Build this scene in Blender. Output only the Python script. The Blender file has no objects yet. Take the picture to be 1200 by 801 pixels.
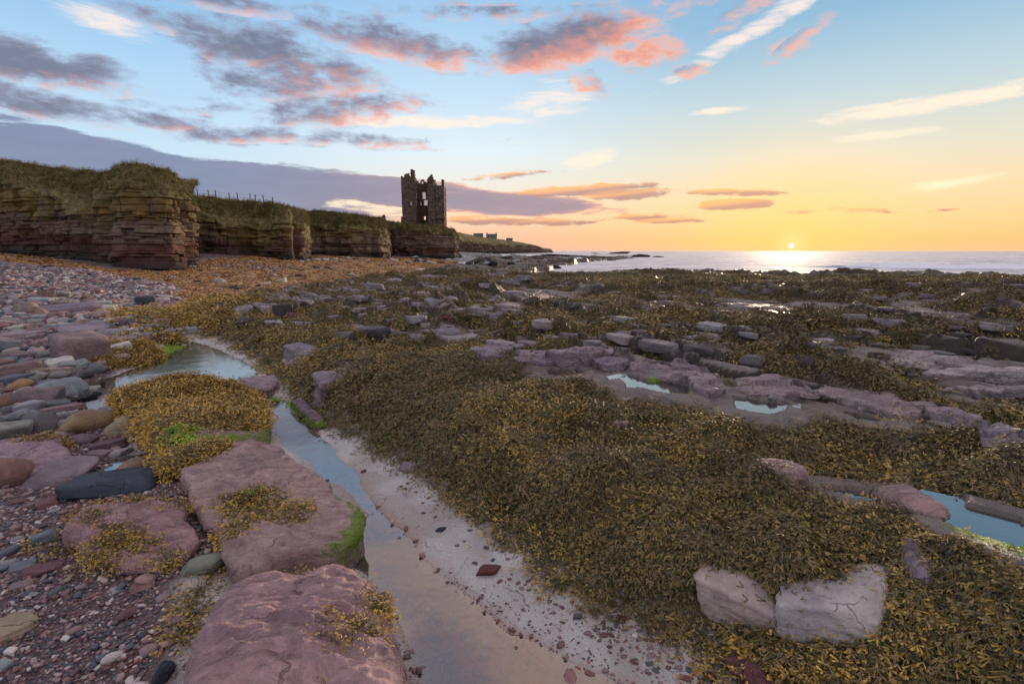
import bpy, bmesh, math, random
import numpy as np
from mathutils import Vector, Matrix, Euler
random.seed(7); RNG = np.random.default_rng(7)
SC = bpy.context.scene
COL = SC.collection
R = math.radians

def L(r, g, b, a=1.0):
    f = lambda c: (c/255/12.92) if c/255 <= 0.04045 else ((c/255+0.055)/1.055)**2.4
    return (f(r), f(g), f(b), a)

# ------------------------------------------------------------------ camera
H = 1.6; TH = math.atan(106.5/600)
cam = bpy.data.cameras.new('camera'); cam.lens = 18; cam.sensor_width = 36
cam.clip_start = 0.05; cam.clip_end = 20000
camo = bpy.data.objects.new('camera', cam); COL.objects.link(camo)
camo.location = (0, 0, H); camo.rotation_euler = (math.pi/2 - TH, 0, 0)
SC.camera = camo
SC.view_settings.view_transform = 'Standard'; SC.view_settings.look = 'None'
SC.view_settings.exposure = 0.5; SC.view_settings.gamma = 1.0
SC.cycles.max_bounces = 6; SC.cycles.diffuse_bounces = 2; SC.cycles.glossy_bounces = 2
SC.cycles.transmission_bounces = 6; SC.cycles.transparent_max_bounces = 6
SC.cycles.use_denoising = True; SC.cycles.adaptive_threshold = .02
SC.cycles.caustics_reflective = False; SC.cycles.caustics_refractive = False

# ------------------------------------------------------------------ sun and sky
SUN_AZ, SUN_EL = 28.0, 5.0
sun = bpy.data.lights.new('sun', 'SUN'); sun.energy = 2.3; sun.angle = R(1.2); sun.color = (1.0, 0.74, 0.48)
suno = bpy.data.objects.new('sun', sun); COL.objects.link(suno)
sd = Vector((math.sin(R(SUN_AZ))*math.cos(R(SUN_EL)), math.cos(R(SUN_AZ))*math.cos(R(SUN_EL)), math.sin(R(SUN_EL))))
suno.rotation_euler = sd.to_track_quat('Z', 'Y').to_euler()

class NT:
    """small helper for building node trees"""
    def __init__(s, tree): s.t = tree; s.n = tree.nodes; s.l = tree.links
    def node(s, typ, **kw):
        n = s.n.new(typ)
        for k, v in kw.items(): setattr(n, k, v)
        return n
    def put(s, sock, v):
        if isinstance(v, bpy.types.NodeSocket): s.l.new(v, sock)
        elif v is not None:
            if sock.type == 'RGBA' and len(v) == 3: v = (*v, 1)
            sock.default_value = v
    def math(s, op, a, b=None, c=None, clamp=False):
        n = s.node('ShaderNodeMath', operation=op, use_clamp=clamp)
        s.put(n.inputs[0], a)
        if b is not None: s.put(n.inputs[1], b)
        if c is not None: s.put(n.inputs[2], c)
        return n.outputs[0]
    def vmath(s, op, a, b=None):
        n = s.node('ShaderNodeVectorMath', operation=op)
        s.put(n.inputs[0], a)
        if b is not None: s.put(n.inputs[1], b)
        return n.outputs[1] if op in ('DOT_PRODUCT', 'LENGTH') else n.outputs[0]
    def mix(s, f, a, b, mode='MIX'):
        n = s.node('ShaderNodeMix', data_type='RGBA', blend_type=mode)
        s.put(n.inputs[0], f); s.put(n.inputs[6], a); s.put(n.inputs[7], b)
        return n.outputs[2]
    def ramp(s, f, stops, interp='LINEAR'):
        n = s.node('ShaderNodeValToRGB'); cr = n.color_ramp; cr.interpolation = interp
        while len(cr.elements) < len(stops): cr.elements.new(0.5)
        for e, (p, c) in zip(cr.elements, stops):
            e.position = p; e.color = c if len(c) == 4 else (*c, 1)
        s.put(n.inputs[0], f); return n.outputs[0]
    def mapr(s, f, a, b, c=0.0, d=1.0, smooth=True):
        n = s.node('ShaderNodeMapRange', interpolation_type='SMOOTHSTEP' if smooth else 'LINEAR')
        for i, v in enumerate((f, a, b, c, d)): s.put(n.inputs[i], v)
        return n.outputs[0]
    def noise(s, vec, scale, detail=4, rough=0.55, dist=0.0, dim='3D'):
        n = s.node('ShaderNodeTexNoise', noise_dimensions=dim)
        s.put(n.inputs['Vector'], vec); s.put(n.inputs['Scale'], scale); s.put(n.inputs['Detail'], detail)
        s.put(n.inputs['Roughness'], rough); s.put(n.inputs['Distortion'], dist)
        return n.outputs[0]
    def comb(s, x, y, z):
        n = s.node('ShaderNodeCombineXYZ')
        for i, v in enumerate((x, y, z)): s.put(n.inputs[i], v)
        return n.outputs[0]
    def sep(s, v):
        n = s.node('ShaderNodeSeparateXYZ'); s.put(n.inputs[0], v); return n.outputs
    def attr(s, name, typ='GEOMETRY'):
        n = s.node('ShaderNodeAttribute', attribute_name=name, attribute_type=typ); return n.outputs

def pix_dir(px, py):
    x = (px-600)/600; yi = (400.5-py)/600
    return np.array([x, math.cos(TH)+yi*math.sin(TH), yi*math.cos(TH)-math.sin(TH)])
def pix_ae(px, py):
    d = pix_dir(px, py); return math.degrees(math.atan2(d[0], d[1])), math.degrees(math.atan2(d[2], math.hypot(d[0], d[1])))

def build_world():
    w = bpy.data.worlds.new('World'); SC.world = w; w.use_nodes = True
    w.node_tree.nodes.clear(); N = NT(w.node_tree)
    out = N.node('ShaderNodeOutputWorld'); bg = N.node('ShaderNodeBackground')
    N.l.new(bg.outputs[0], out.inputs[0])
    d = N.vmath('NORMALIZE', N.node('ShaderNodeTexCoord').outputs['Generated'])
    x, y, z = N.sep(d)
    el = N.math('MULTIPLY', N.math('ARCSINE', z), 57.2958)
    az = N.math('MULTIPLY', N.math('ARCTAN2', x, y), 57.2958)
    e01 = N.math('DIVIDE', N.math('ADD', el, 0.5), 90.5, clamp=True)
    p = lambda e: (e+0.5)/90.5
    left = N.ramp(e01, [(p(-.5), L(206,184,182)), (p(2), L(226,204,192)), (p(4.5), L(224,220,216)), (p(8), L(192,214,230)), (p(14), L(172,204,230)), (p(20), L(142,184,220)), (p(27), L(128,174,216)), (p(50), L(152,178,210)), (p(90), L(150,172,204))])
    mid = N.ramp(e01, [(p(-.5), L(224,178,160)), (p(1.5), L(232,182,154)), (p(4), L(238,208,176)), (p(6.5), L(228,220,206)), (p(10), L(214,226,232)), (p(16), L(184,210,230)), (p(24), L(148,188,222)), (p(50), L(152,178,210)), (p(90), L(150,172,204))])
    right = N.ramp(e01, [(p(-.5), L(232,184,144)), (p(1.0), L(240,186,122)), (p(3), L(238,198,142)), (p(5.5), L(232,206,164)), (p(9), L(214,210,192)), (p(14), L(180,200,208)), (p(20), L(136,176,204)), (p(27), L(118,162,200)), (p(50), L(152,178,210)), (p(90), L(150,172,204))])
    rear = N.ramp(e01, [(p(-.5), L(170,160,178)), (p(5), L(196,184,198)), (p(12), L(182,192,214)), (p(25), L(154,186,224)), (p(50), L(152,178,210)), (p(90), L(150,172,204))])
    sky = N.mix(N.mapr(az, -36, -4), left, mid)
    sky = N.mix(N.mapr(az, -6, 24), sky, right)
    # beyond the frame the sky turns slowly to the side away from the sun
    away = N.math('ABSOLUTE', N.math('SUBTRACT', az, SUN_AZ))
    away = N.math('MINIMUM', away, N.math('SUBTRACT', 360, away))
    sky = N.mix(N.mapr(away, 75, 150), sky, rear)
    nish = N.node('ShaderNodeTexSky', sky_type='NISHITA', sun_disc=False, sun_elevation=R(SUN_EL), sun_rotation=R(SUN_AZ), dust_density=1.5)
    # glow round the sun
    sdot = N.vmath('DOT_PRODUCT', d, tuple(Vector((math.sin(R(28.2)), math.cos(R(28.2)), 0.0085)).normalized()))
    ang = N.math('MULTIPLY', N.math('ARCCOSINE', sdot), 57.2958)
    sky = N.mix(N.math('MULTIPLY', N.mapr(ang, 13, 0), 0.42), sky, L(255,198,98))
    # ---- clouds in angle space
    warp = N.noise(N.comb(N.math('MULTIPLY', az, .10), N.math('MULTIPLY', el, .22), 3.3), 1.0, 5, .6)
    n1 = N.noise(N.comb(N.math('MULTIPLY', az, .20), N.math('MULTIPLY', el, .42), N.math('MULTIPLY', warp, .8)), 1.0, 8, .62, .3)
    n2 = N.noise(N.comb(N.math('MULTIPLY', az, .5), N.math('MULTIPLY', el, 1.2), 9.1), 1.0, 6, .6, .2)
    nn = N.math('ADD', N.math('MULTIPLY', N.math('SUBTRACT', n1, .5), 3.9), N.math('MULTIPLY', N.math('SUBTRACT', n2, .5), 2.0))
    def blobs(lst, grow=1.0):
        tot = None; low = None
        for (px, py, rx, ry, rot, amp) in lst:
            a0, e0 = pix_ae(px, py); a1, _ = pix_ae(px+rx, py); _, e1 = pix_ae(px, py-ry)
            ra = abs(a1-a0)*grow; re = abs(e1-e0)*grow
            da = N.math('SUBTRACT', az, a0); de = N.math('SUBTRACT', el, e0)
            c, s_ = math.cos(R(rot)), math.sin(R(rot))
            X = N.math('DIVIDE', N.math('ADD', N.math('MULTIPLY', da, c), N.math('MULTIPLY', de, s_)), ra)
            Y = N.math('DIVIDE', N.math('SUBTRACT', N.math('MULTIPLY', de, c), N.math('MULTIPLY', da, s_)), re)
            q = N.math('ADD', N.math('MULTIPLY', X, X), N.math('MULTIPLY', Y, Y))
            f = N.math('MULTIPLY', N.math('SUBTRACT', 1.0, q), amp)
            f = N.math('MAXIMUM', f, -1.2)
            # how far down and towards the sun inside the cloud
            lo = N.math('MULTIPLY', N.math('ADD', N.math('MULTIPLY', Y, -.85), N.math('MULTIPLY', X, .45)), N.math('MAXIMUM', f, 0.0))
            wgt = N.math('MAXIMUM', f, 0.0005)
            if tot is None: tot, low, ws = f, lo, wgt
            else:
                tot = N.math('MAXIMUM', tot, f); low = N.math('ADD', low, lo); ws = N.math('ADD', ws, wgt)
        return tot, N.math('DIVIDE', low, ws)
    # thin pale wisps first
    wisp, _ = blobs([(1090,122,200,13,2,1.0),(1040,157,90,7,0,.6),(500,143,160,10,2,.9),(905,22,190,16,24,.8),(640,120,60,30,10,.6),(690,188,40,14,15,.7),(840,130,40,5,0,.6),(1110,215,130,8,7,.6),(120,20,70,22,-8,.8),(70,238,90,10,3,.9),(250,232,90,9,0,1.0),(420,236,120,7,0,.8)])
    wn = N.noise(N.comb(N.math('MULTIPLY', az, .22), N.math('MULTIPLY', el, 1.1), 5.7), 1.0, 7, .65, .6)
    wa = N.mapr(N.math('ADD', wisp, N.math('MULTIPLY', N.math('SUBTRACT', wn, .5), 2.4)), .05, 1.1)
    sky = N.mix(N.math('MULTIPLY', wa, .8), sky, N.mix(N.mapr(el, 3, 20), L(255,232,196), L(246,226,214)))
    # the lit lavender and salmon cumulus
    dens, low = blobs([(455,48,95,24,-8,1.2),(520,66,60,18,0,.9),(330,70,105,34,-10,1.25),(350,104,80,22,0,.9),(668,50,120,32,6,1.6),(735,56,60,22,0,.9),(606,68,60,22,0,.9),(690,95,22,22,-60,.5),
        (395,130,90,18,8,.95),(300,158,75,10,5,.7),(55,78,110,26,-4,1.1),(60,125,130,17,-6,.9),(150,140,100,12,0,.8),(270,128,80,9,3,.35),(870,12,50,14,20,.45),(940,45,36,10,25,.35),(810,84,20,8,0,.45),(150,10,60,14,-15,.7),(250,2,90,12,0,.8),(620,18,160,10,0,.3),(420,165,110,8,0,.5)], 1.12)
    ca = N.mapr(N.math('ADD', dens, nn), -.28, 1.0)
    core = N.mapr(N.math('ADD', dens, nn), .35, 1.5)
    lit = N.mapr(N.math('ADD', N.math('ADD', low, N.math('MULTIPLY', N.math('SUBTRACT', n2, .5), 1.6)), N.math('MULTIPLY', az, .014)), -.45, .55)
    warm = N.mix(N.mapr(az, -38, 10), L(220,192,194), L(242,172,146))
    ccol = N.mix(lit, L(138,144,168), warm)
    ccol = N.mix(N.math('MULTIPLY', core, .75), ccol, N.mix(lit, L(92,92,112), L(200,124,112)))
    sky = N.mix(N.math('MULTIPLY', ca, .9), sky, ccol)
    # the long slate bank behind the castle, and the bars near the sun
    d2, low2 = blobs([(-60,192,260,34,-1,1.6),(210,205,300,28,-9,1.7),(420,222,260,22,-4,1.5),(560,236,170,16,-4,1.5),(640,240,80,11,-2,1.2),(330,214,200,20,-4,1.2)])
    d3, low3 = blobs([(600,205,60,6,4,.9),(690,222,90,8,2,1.2),(735,228,70,8,2,1.2),(850,225,80,5,-3,.9),(855,240,52,8,0,1.5),(780,259,50,4,0,.8),(690,258,120,5,2,.6),(560,258,120,6,0,.5),(1000,247,110,4,-2,.3)])
    n3 = N.noise(N.comb(N.math('MULTIPLY', az, .12), N.math('MULTIPLY', el, .75), 1.7), 1.0, 7, .6, .2)
    m3 = N.math('MULTIPLY', N.math('SUBTRACT', n3, .5), 3.6)
    a2 = N.mapr(N.math('ADD', d2, m3), .1, .6)
    edge = N.mapr(N.math('ADD', d2, m3), 1.0, .12)
    bank = N.mix(N.mapr(az, -34, 2), L(120,130,158), L(150,134,150))
    bank = N.mix(N.math('MULTIPLY', N.math('MULTIPLY', edge, N.mapr(az, -22, -2)), .9), bank, L(246,178,140))
    bank = N.mix(N.math('MULTIPLY', N.mapr(n3, .4, .7), .35), bank, N.mix(N.mapr(az, -34, 2), L(140,150,178), L(176,150,156)))
    sky = N.mix(N.math('MULTIPLY', a2, .95), sky, bank)
    a3 = N.mapr(N.math('ADD', d3, N.math('ADD', N.math('MULTIPLY', m3, 1.0), N.math('MULTIPLY', N.math('SUBTRACT', n2, .5), 2.2))), .1, .7)
    bars = N.mix(N.mapr(low3, -.5, .35), L(250,176,112), L(170,128,124))
    sky = N.mix(N.math('MULTIPLY', a3, .85), sky, bars)
    # broken cloud overhead, unseen; its cover and colour set to warm the ground light
    zc = N.math('MAXIMUM', z, .12)
    pl = N.comb(N.math('DIVIDE', x, zc), N.math('DIVIDE', y, zc), .5)
    n4 = N.noise(pl, 1.3, 8, .6, .4)
    a4 = N.math('MULTIPLY', N.mapr(n4, .36, .55), N.mapr(el, 23, 32))
    n5 = N.noise(N.vmath('ADD', pl, (.12, .2, 0)), 1.3, 8, .6, .4)
    oc = N.mix(N.mapr(N.math('SUBTRACT', n4, n5), -.08, .08), L(176,168,182), L(246,212,196))
    sky = N.mix(N.math('MULTIPLY', a4, .85), sky, oc)
    # the sun, half risen out of the sea haze
    sky = N.mix(N.math('MULTIPLY', N.math('POWER', N.mapr(ang, 2.6, .2), 2.0), .35), sky, L(255,226,160))
    disc = N.mapr(ang, .24, .16)
    sky = N.mix(disc, sky, (6, 4.6, 2.4, 1))
    # below the horizon: sea-coloured
    sky = N.mix(N.mapr(el, -.2, -1.5), sky, L(120,118,124))
    tot = N.mix(1.0, N.mix(1.0, sky, (10, 10, 10, 1), 'MULTIPLY'), N.mix(1.0, nish.outputs[0], (.025, .025, .025, 1), 'MULTIPLY'), 'ADD')
    N.put(bg.inputs[0], tot); bg.inputs[1].default_value = 0.1 * SKY_GAIN
SKY_GAIN = 0.84
build_world()
# ------------------------------------------------------------------ noise and geometry helpers
def _h(ix, iy, seed):
    h = (ix.astype(np.int64)*374761393 + iy.astype(np.int64)*668265263 + seed*1442695041) & 0xFFFFFFFF
    h = ((h ^ (h >> 13))*1274126177) & 0xFFFFFFFF
    h = h ^ (h >> 16)
    return (h & 0xFFFFFF)/float(0xFFFFFF)
def vnoise(x, y, seed=0):
    ix = np.floor(x); iy = np.floor(y); fx = x-ix; fy = y-iy
    fx = fx*fx*(3-2*fx); fy = fy*fy*(3-2*fy)
    a = _h(ix, iy, seed); b = _h(ix+1, iy, seed); c = _h(ix, iy+1, seed); d = _h(ix+1, iy+1, seed)
    return (a+(b-a)*fx)*(1-fy) + (c+(d-c)*fx)*fy
def fbm(x, y, oct=4, seed=0, gain=.5):
    t = 0; a = 1; s = 0
    for i in range(oct):
        t = t + a*(vnoise(x, y, seed+i*17)-.5); s += a; a *= gain
        x, y = x*1.9*.8+y*1.9*.6+3.7, -x*1.9*.6+y*1.9*.8+1.3
    return t/s*2
def sst(x, a, b):
    t = np.clip((x-a)/(b-a), 0, 1); return t*t*(3-2*t)
def sdf(X, Y, poly, margin=3.0):
    """signed distance to a polygon, positive inside; clipped to -margin far outside"""
    P = np.asarray(poly, float)[:, :2]
    out = np.full(X.shape, -float(margin))
    m = (X > P[:, 0].min()-margin) & (X < P[:, 0].max()+margin) & (Y > P[:, 1].min()-margin) & (Y < P[:, 1].max()+margin)
    x = X[m]; y = Y[m]
    if x.size == 0: return out
    best = np.full(x.shape, 1e9); ins = np.zeros(x.shape, bool)
    for i in range(len(P)):
        ax, ay = P[i]; bx, by = P[(i+1) % len(P)]
        ex, ey = bx-ax, by-ay; ll = ex*ex+ey*ey+1e-12
        t = np.clip(((x-ax)*ex+(y-ay)*ey)/ll, 0, 1)
        best = np.minimum(best, (x-ax-t*ex)**2+(y-ay-t*ey)**2)
        c = (ay > y) != (by > y)
        if ay != by: ins ^= c & (x < (bx-ax)*(y-ay)/(by-ay)+ax)
    out[m] = np.where(ins, 1, -1)*np.sqrt(best)
    return np.maximum(out, -margin)

SEA = -0.5
def base(x, y):
    """the smooth lie of the shore: climbs to the beach under the cliffs, falls to the sea"""
    x = np.asarray(x, float); y = np.asarray(y, float)
    rise = .06*np.logaddexp(0, (-x-16)/2)*2
    rise = np.minimum(rise, 1.6)
    fall = .95*sst(y, 9, 38)*sst(x, -22, 2)
    return rise - fall
def on_z(px, py, z=0.0):
    d = pix_dir(px, py); t = (z-H)/d[2]; return np.array([d[0]*t, d[1]*t, z])
def on_base(px, py, dz=0.0):
    d = pix_dir(px, py)
    ts = np.geomspace(.5, 400, 1500); pz = H+d[2]*ts - base(d[0]*ts, d[1]*ts)-dz
    k = np.argmax(pz < 0); k = k if pz[k] < 0 else len(ts)-1
    t = ts[k]
    if k > 0 and pz[k] < 0: t = ts[k-1]+(ts[k]-ts[k-1])*pz[k-1]/(pz[k-1]-pz[k])
    return np.array([d[0]*t, d[1]*t, H+d[2]*t])
def at_y(px, py, Y):
    d = pix_dir(px, py); t = Y/d[1]; return np.array([d[0]*t, Y, H+d[2]*t])
def polyb(pts, dz=0.0): return [on_base(a, b, dz)[:2] for a, b in pts]
def polyz(pts, z=0.0): return [on_z(a, b, z)[:2] for a, b in pts]

def mesh_np(name, V, F, mats=None, smooth=True, attrs=None):
    """V (n,3), F (m,4) or (m,3) arrays -> mesh"""
    V = np.asarray(V, np.float32); F = np.asarray(F, np.int32)
    me = bpy.data.meshes.new(name)
    n = F.shape[1]
    me.vertices.add(len(V)); me.vertices.foreach_set('co', V.ravel())
    me.loops.add(F.size); me.loops.foreach_set('vertex_index', F.ravel())
    me.polygons.add(len(F)); me.polygons.foreach_set('loop_start', np.arange(0, F.size, n, dtype=np.int32))
    me.polygons.foreach_set('use_smooth', np.full(len(F), smooth, bool))
    me.update(calc_edges=True)
    for k, a in (attrs or {}).items():
        a = np.asarray(a, np.float32)
        if a.ndim == 1: me.attributes.new(k, 'FLOAT', 'POINT').data.foreach_set('value', a)
        else: me.attributes.new(k, 'FLOAT_VECTOR', 'POINT').data.foreach_set('vector', a.ravel())
    for m in (mats or []): me.materials.append(m)
    return me
def link(name, me, parent=None, label=None, cat=None, group=None, kind=None, loc=None, color=None):
    o = bpy.data.objects.new(name, me); COL.objects.link(o)
    if parent: o.parent = parent
    if loc is not None: o.location = loc
    tag(o, label, cat, group, kind)
    if color: o.color = color
    return o
def tag(o, label=None, cat=None, group=None, kind=None):
    if cat and not kind: kind = 'thing'
    for k, v in (('label', label), ('category', cat), ('group', group), ('kind', kind)):
        if v: o[k] = v
def grid_faces(nr, nc):
    i = np.arange(nr-1)[:, None]*nc + np.arange(nc-1)[None]
    return np.stack([i, i+1, i+nc+1, i+nc], -1).reshape(-1, 4)

# ------------------------------------------------------------------ materials
def new_mat(name):
    m = bpy.data.materials.new(name); m.use_nodes = True
    m.node_tree.nodes.clear(); N = NT(m.node_tree)
    out = N.node('ShaderNodeOutputMaterial'); b = N.node('ShaderNodeBsdfPrincipled')
    N.l.new(b.outputs[0], out.inputs[0]); N.b = b; N.out = out
    return m, N
def fin(N, col=None, rough=None, bump=None, bstr=.5, bdist=.02, spec=None):
    b = N.b
    if col is not None: N.put(b.inputs['Base Color'], col)
    if rough is not None: N.put(b.inputs['Roughness'], rough)
    if spec is not None: N.put(b.inputs['Specular IOR Level'], spec)
    if bump is not None:
        bn = N.node('ShaderNodeBump'); bn.inputs['Strength'].default_value = bstr; bn.inputs['Distance'].default_value = bdist
        N.put(bn.inputs['Height'], bump); N.l.new(bn.outputs[0], b.inputs['Normal'])
def pos(N): return N.node('ShaderNodeNewGeometry').outputs['Position']

def rock_nodes(N, col, scale=1.0, green=None):
    P = pos(N)
    n1 = N.noise(P, 2.2*scale, 6, .6); n2 = N.noise(P, 14*scale, 6, .65); n3 = N.noise(P, 70*scale, 5, .7)
    st = N.noise(N.vmath('MULTIPLY', P, (3, 3, 40)), 1.0*scale, 4, .6)
    c = N.mix(N.mapr(n1, .35, .65), N.mix(1, col, (.68, .66, .72, 1), 'MULTIPLY'), N.mix(1, col, (1.22, 1.18, 1.16, 1), 'MULTIPLY'))
    c = N.mix(N.math('MULTIPLY', N.mapr(n2, .5, .75), .45), c, N.mix(1, col, (1.5, 1.42, 1.42, 1), 'MULTIPLY'))
    c = N.mix(N.math('MULTIPLY', N.mapr(n2, .47, .28), .55), c, N.mix(1, col, (.42, .40, .44, 1), 'MULTIPLY'))
    c = N.mix(N.math('MULTIPLY', N.mapr(n3, .55, .75), .35), c, N.mix(1, col, (1.5, 1.45, 1.5, 1), 'MULTIPLY'))
    c = N.mix(N.math('MULTIPLY', N.mapr(n3, .42, .30), .45), c, N.mix(1, col, (.35, .35, .4, 1), 'MULTIPLY'))
    h = N.math('ADD', N.math('MULTIPLY', n2, 1.0), N.math('ADD', N.math('MULTIPLY', n3, .3), N.math('MULTIPLY', st, .45)))
    vc = N.node('ShaderNodeTexVoronoi', feature='DISTANCE_TO_EDGE'); vc.inputs['Scale'].default_value = 1.5*scale
    N.put(vc.inputs['Vector'], N.vmath('MULTIPLY', N.vmath('ADD', P, N.vmath('MULTIPLY', N.comb(N.noise(P, 3, 4), N.noise(P, 4, 4), N.noise(P, 5, 3)), (.5, .5, .3))), (1, 1.6, 3)))
    ck = N.math('MULTIPLY', N.mapr(vc.outputs['Distance'], .014, .0), N.mapr(n1, .48, .62))
    c = N.mix(N.math('MULTIPLY', ck, .4), c, N.mix(1, col, (.28, .27, .3, 1), 'MULTIPLY')); h = N.math('SUBTRACT', h, N.math('MULTIPLY', ck, .8))
    r = N.mapr(N.noise(P, 5*scale, 3), .35, .65, .46, .68)
    return c, h, r
def make_mats():
    M = {}
    # loose stones and slabs: the colour comes from the object
    m, N = new_mat('stone'); oc = N.node('ShaderNodeObjectInfo').outputs['Color']
    c, h, r = rock_nodes(N, oc); fin(N, c, r, h, .8, .03, spec=.16); M['stone'] = m
    # ripple-weathered sandstone for the big foreground slabs, algae creeping up
    m, N = new_mat('ripple_sandstone'); oc = N.node('ShaderNodeObjectInfo').outputs['Color']
    c, h, r = rock_nodes(N, oc, 1.0)
    P = pos(N)
    rp = N.noise(N.vmath('MULTIPLY', N.vmath('ADD', P, N.vmath('MULTIPLY', N.comb(N.noise(P, 2.5, 3), N.noise(P, 3.1, 3), 0), (.3, .3, 0))), (6, 22, 10)), 1.0, 5, .6, .8)
    h2 = N.math('ADD', N.math('MULTIPLY', rp, 1.3), h)
    c = N.mix(N.math('MULTIPLY', N.mapr(rp, .50, .66), .55), c, N.mix(1, oc, (1.5, 1.42, 1.42, 1), 'MULTIPLY'))
    c = N.mix(N.math('MULTIPLY', N.mapr(rp, .46, .34), .45), c, N.mix(1, oc, (.5, .45, .5, 1), 'MULTIPLY'))
    ga = N.attr('green')[2]
    gm = N.mapr(N.math('ADD', ga, N.math('MULTIPLY', N.math('SUBTRACT', N.noise(P, 14, 7, .75), .5), 2.6)), .45, .75)
    c = N.mix(N.math('MULTIPLY', gm, .9), c, N.mix(N.noise(P, 40, 4), L(70,104,12), L(150,176,40)))
    fin(N, c, r, h2, 1.0, .05, spec=.35); M['slab'] = m
    # ground sheet: zones mixed from point attributes
    m, N = new_mat('shore_ground'); P = pos(N)
    A = lambda k: N.attr(k)[2]
    rk, rh, rr = rock_nodes(N, N.mix(N.noise(P, .6, 3), L(116,102,96), L(160,146,136)))
    wd = N.mix(N.mapr(N.noise(P, 9, 7, .7), .35, .65), L(36,32,22), L(104,82,44))
    wd = N.mix(N.math('MULTIPLY', N.mapr(N.noise(P, 1.5, 4), .45, .7), .6), wd, L(70,62,56))
    sn = N.mix(N.mapr(N.noise(P, 1.6, 4), .4, .6), L(204,192,184), L(232,226,220))
    sp = N.noise(P, 220, 3, .7); sp2 = N.noise(P, 60, 4, .65)
    sn = N.mix(N.math('MULTIPLY', N.mapr(sp, .56, .66), .7), sn, L(112,86,84))
    sn = N.mix(N.math('MULTIPLY', N.mapr(sp2, .60, .72), .6), sn, L(140,92,86))
    sr = N.mix(N.mapr(N.noise(P, 2.0, 6, .7), .42, .58), L(158,130,114), L(204,112,88))
    sr = N.mix(N.mapr(N.noise(P, 3.4, 6, .7), .60, .72, 0, .6), sr, L(140,138,100))
    sn = N.mix(A('z_bed'), sn, sr)
    vor = N.node('ShaderNodeTexVoronoi'); vor.inputs['Scale'].default_value = 85; N.put(vor.inputs['Vector'], P)
    gc = N.ramp(N.sep(vor.outputs['Color'])[0], [(0, L(96,70,74)), (.25, L(140,98,96)), (.45, L(90,92,100)), (.65, L(164,140,132)), (.8, L(122,82,78)), (1, L(186,172,166))], 'CONSTANT')
    gc = N.mix(N.math('MULTIPLY', N.mapr(sp, .5, .7), .6), gc, L(196,182,176))
    gc = N.mix(N.mapr(vor.outputs['Distance'], .3, .9, 0, .7), gc, L(58,44,44))
    sh = N.mix(N.noise(P, 5, 5, .7), L(134,112,114), L(184,160,154))
    vs = N.node('ShaderNodeTexVoronoi'); vs.inputs['Scale'].default_value = 6; N.put(vs.inputs['Vector'], P)
    sh = N.mix(.6, sh, N.ramp(N.sep(vs.outputs['Color'])[0], [(0, L(92,84,92)), (.3, L(150,120,120)), (.6, L(128,120,128)), (.85, L(178,162,158))], 'CONSTANT'))
    stn = N.noise(P, 3, 7, .75)
    so = N.mix(N.mapr(stn, .35, .65), L(122,84,46), L(196,144,82))
    so = N.mix(N.math('MULTIPLY', N.mapr(N.noise(P, .35, 4), .5, .68), .7), so, L(96,64,44))
    gr = N.mix(N.noise(P, 30, 5, .7), L(66,110,8), L(150,190,26))
    c = rk
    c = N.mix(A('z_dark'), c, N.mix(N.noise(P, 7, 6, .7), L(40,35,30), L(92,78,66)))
    for k, col in (('z_weed', wd), ('z_sand', sn), ('z_gravel', gc), ('z_shingle', sh), ('z_strand', so), ('z_green', gr)):
        c = N.mix(A(k), c, col)
    rough = N.mapr(N.noise(P, 3, 3), .35, .65, .36, .6)
    hh = N.math('ADD', rh, N.math('MULTIPLY', N.noise(P, 45, 5, .7), .6))
    fin(N, c, rough, hh, .9, .045, spec=.35); M['ground'] = m
    # bladder wrack: olive blades to ochre tips
    m, N = new_mat('bladder_wrack')
    t = N.attr('tip')[2]; tint = N.attr('tint', 'INSTANCER')[2]; rnd = N.node('ShaderNodeObjectInfo').outputs['Random']
    dark = N.mix(rnd, L(62,57,33), L(140,122,76)); tipc = N.mix(rnd, L(200,150,50), L(244,200,98))
    tt = N.math('MULTIPLY', N.mapr(t, .56, 1.0), N.mapr(tint, .1, .9, .10, 1.0))
    c = N.mix(tt, dark, tipc)
    c = N.mix(N.math('MULTIPLY', N.mapr(rnd, .72, .95), .55), c, L(104,84,84))
    fin(N, c, .6, None, spec=.4); M['weed'] = m
    # tangle cast on the strand line
    m, N = new_mat('lime_algae'); rnd = N.node('ShaderNodeObjectInfo').outputs['Random']
    fin(N, N.mix(rnd, L(96,140,20), L(176,204,60)), .4); M['algae'] = m
    m, N = new_mat('cast_tangle'); rnd = N.node('ShaderNodeObjectInfo').outputs['Random']
    fin(N, N.ramp(rnd, [(0, L(112,72,38)), (.5, L(178,126,68)), (1, L(216,172,108))]), .5); M['tangle'] = m
    m, N = new_mat('shingle_pebble'); ti = N.attr('tintc', 'INSTANCER')[0]; P = pos(N)
    n = N.noise(P, 60, 4, .6)
    fin(N, N.mix(N.mapr(n, .4, .7, 0, .4), ti, N.mix(1, ti, (1.6, 1.55, 1.55, 1), 'MULTIPLY')), .45, n, .3, .004); M['pebble'] = m
    # clear pool water
    m, N = new_mat('pool_water'); b = N.b; P = pos(N)
    b.inputs['Base Color'].default_value = (1, 1, 1, 1); b.inputs['Transmission Weight'].default_value = 1
    b.inputs['IOR'].default_value = 1.33
    fin(N, None, .02, N.noise(P, 5, 3, .5), .10, .02)
    glossy = N.node('ShaderNodeBsdfGlossy'); glossy.inputs['Roughness'].default_value = .10
    trans = N.node('ShaderNodeBsdfTransparent'); trans.inputs['Color'].default_value = (.97, .96, .95, 1)
    fr = N.node('ShaderNodeFresnel'); fr.inputs['IOR'].default_value = 1.5
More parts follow.
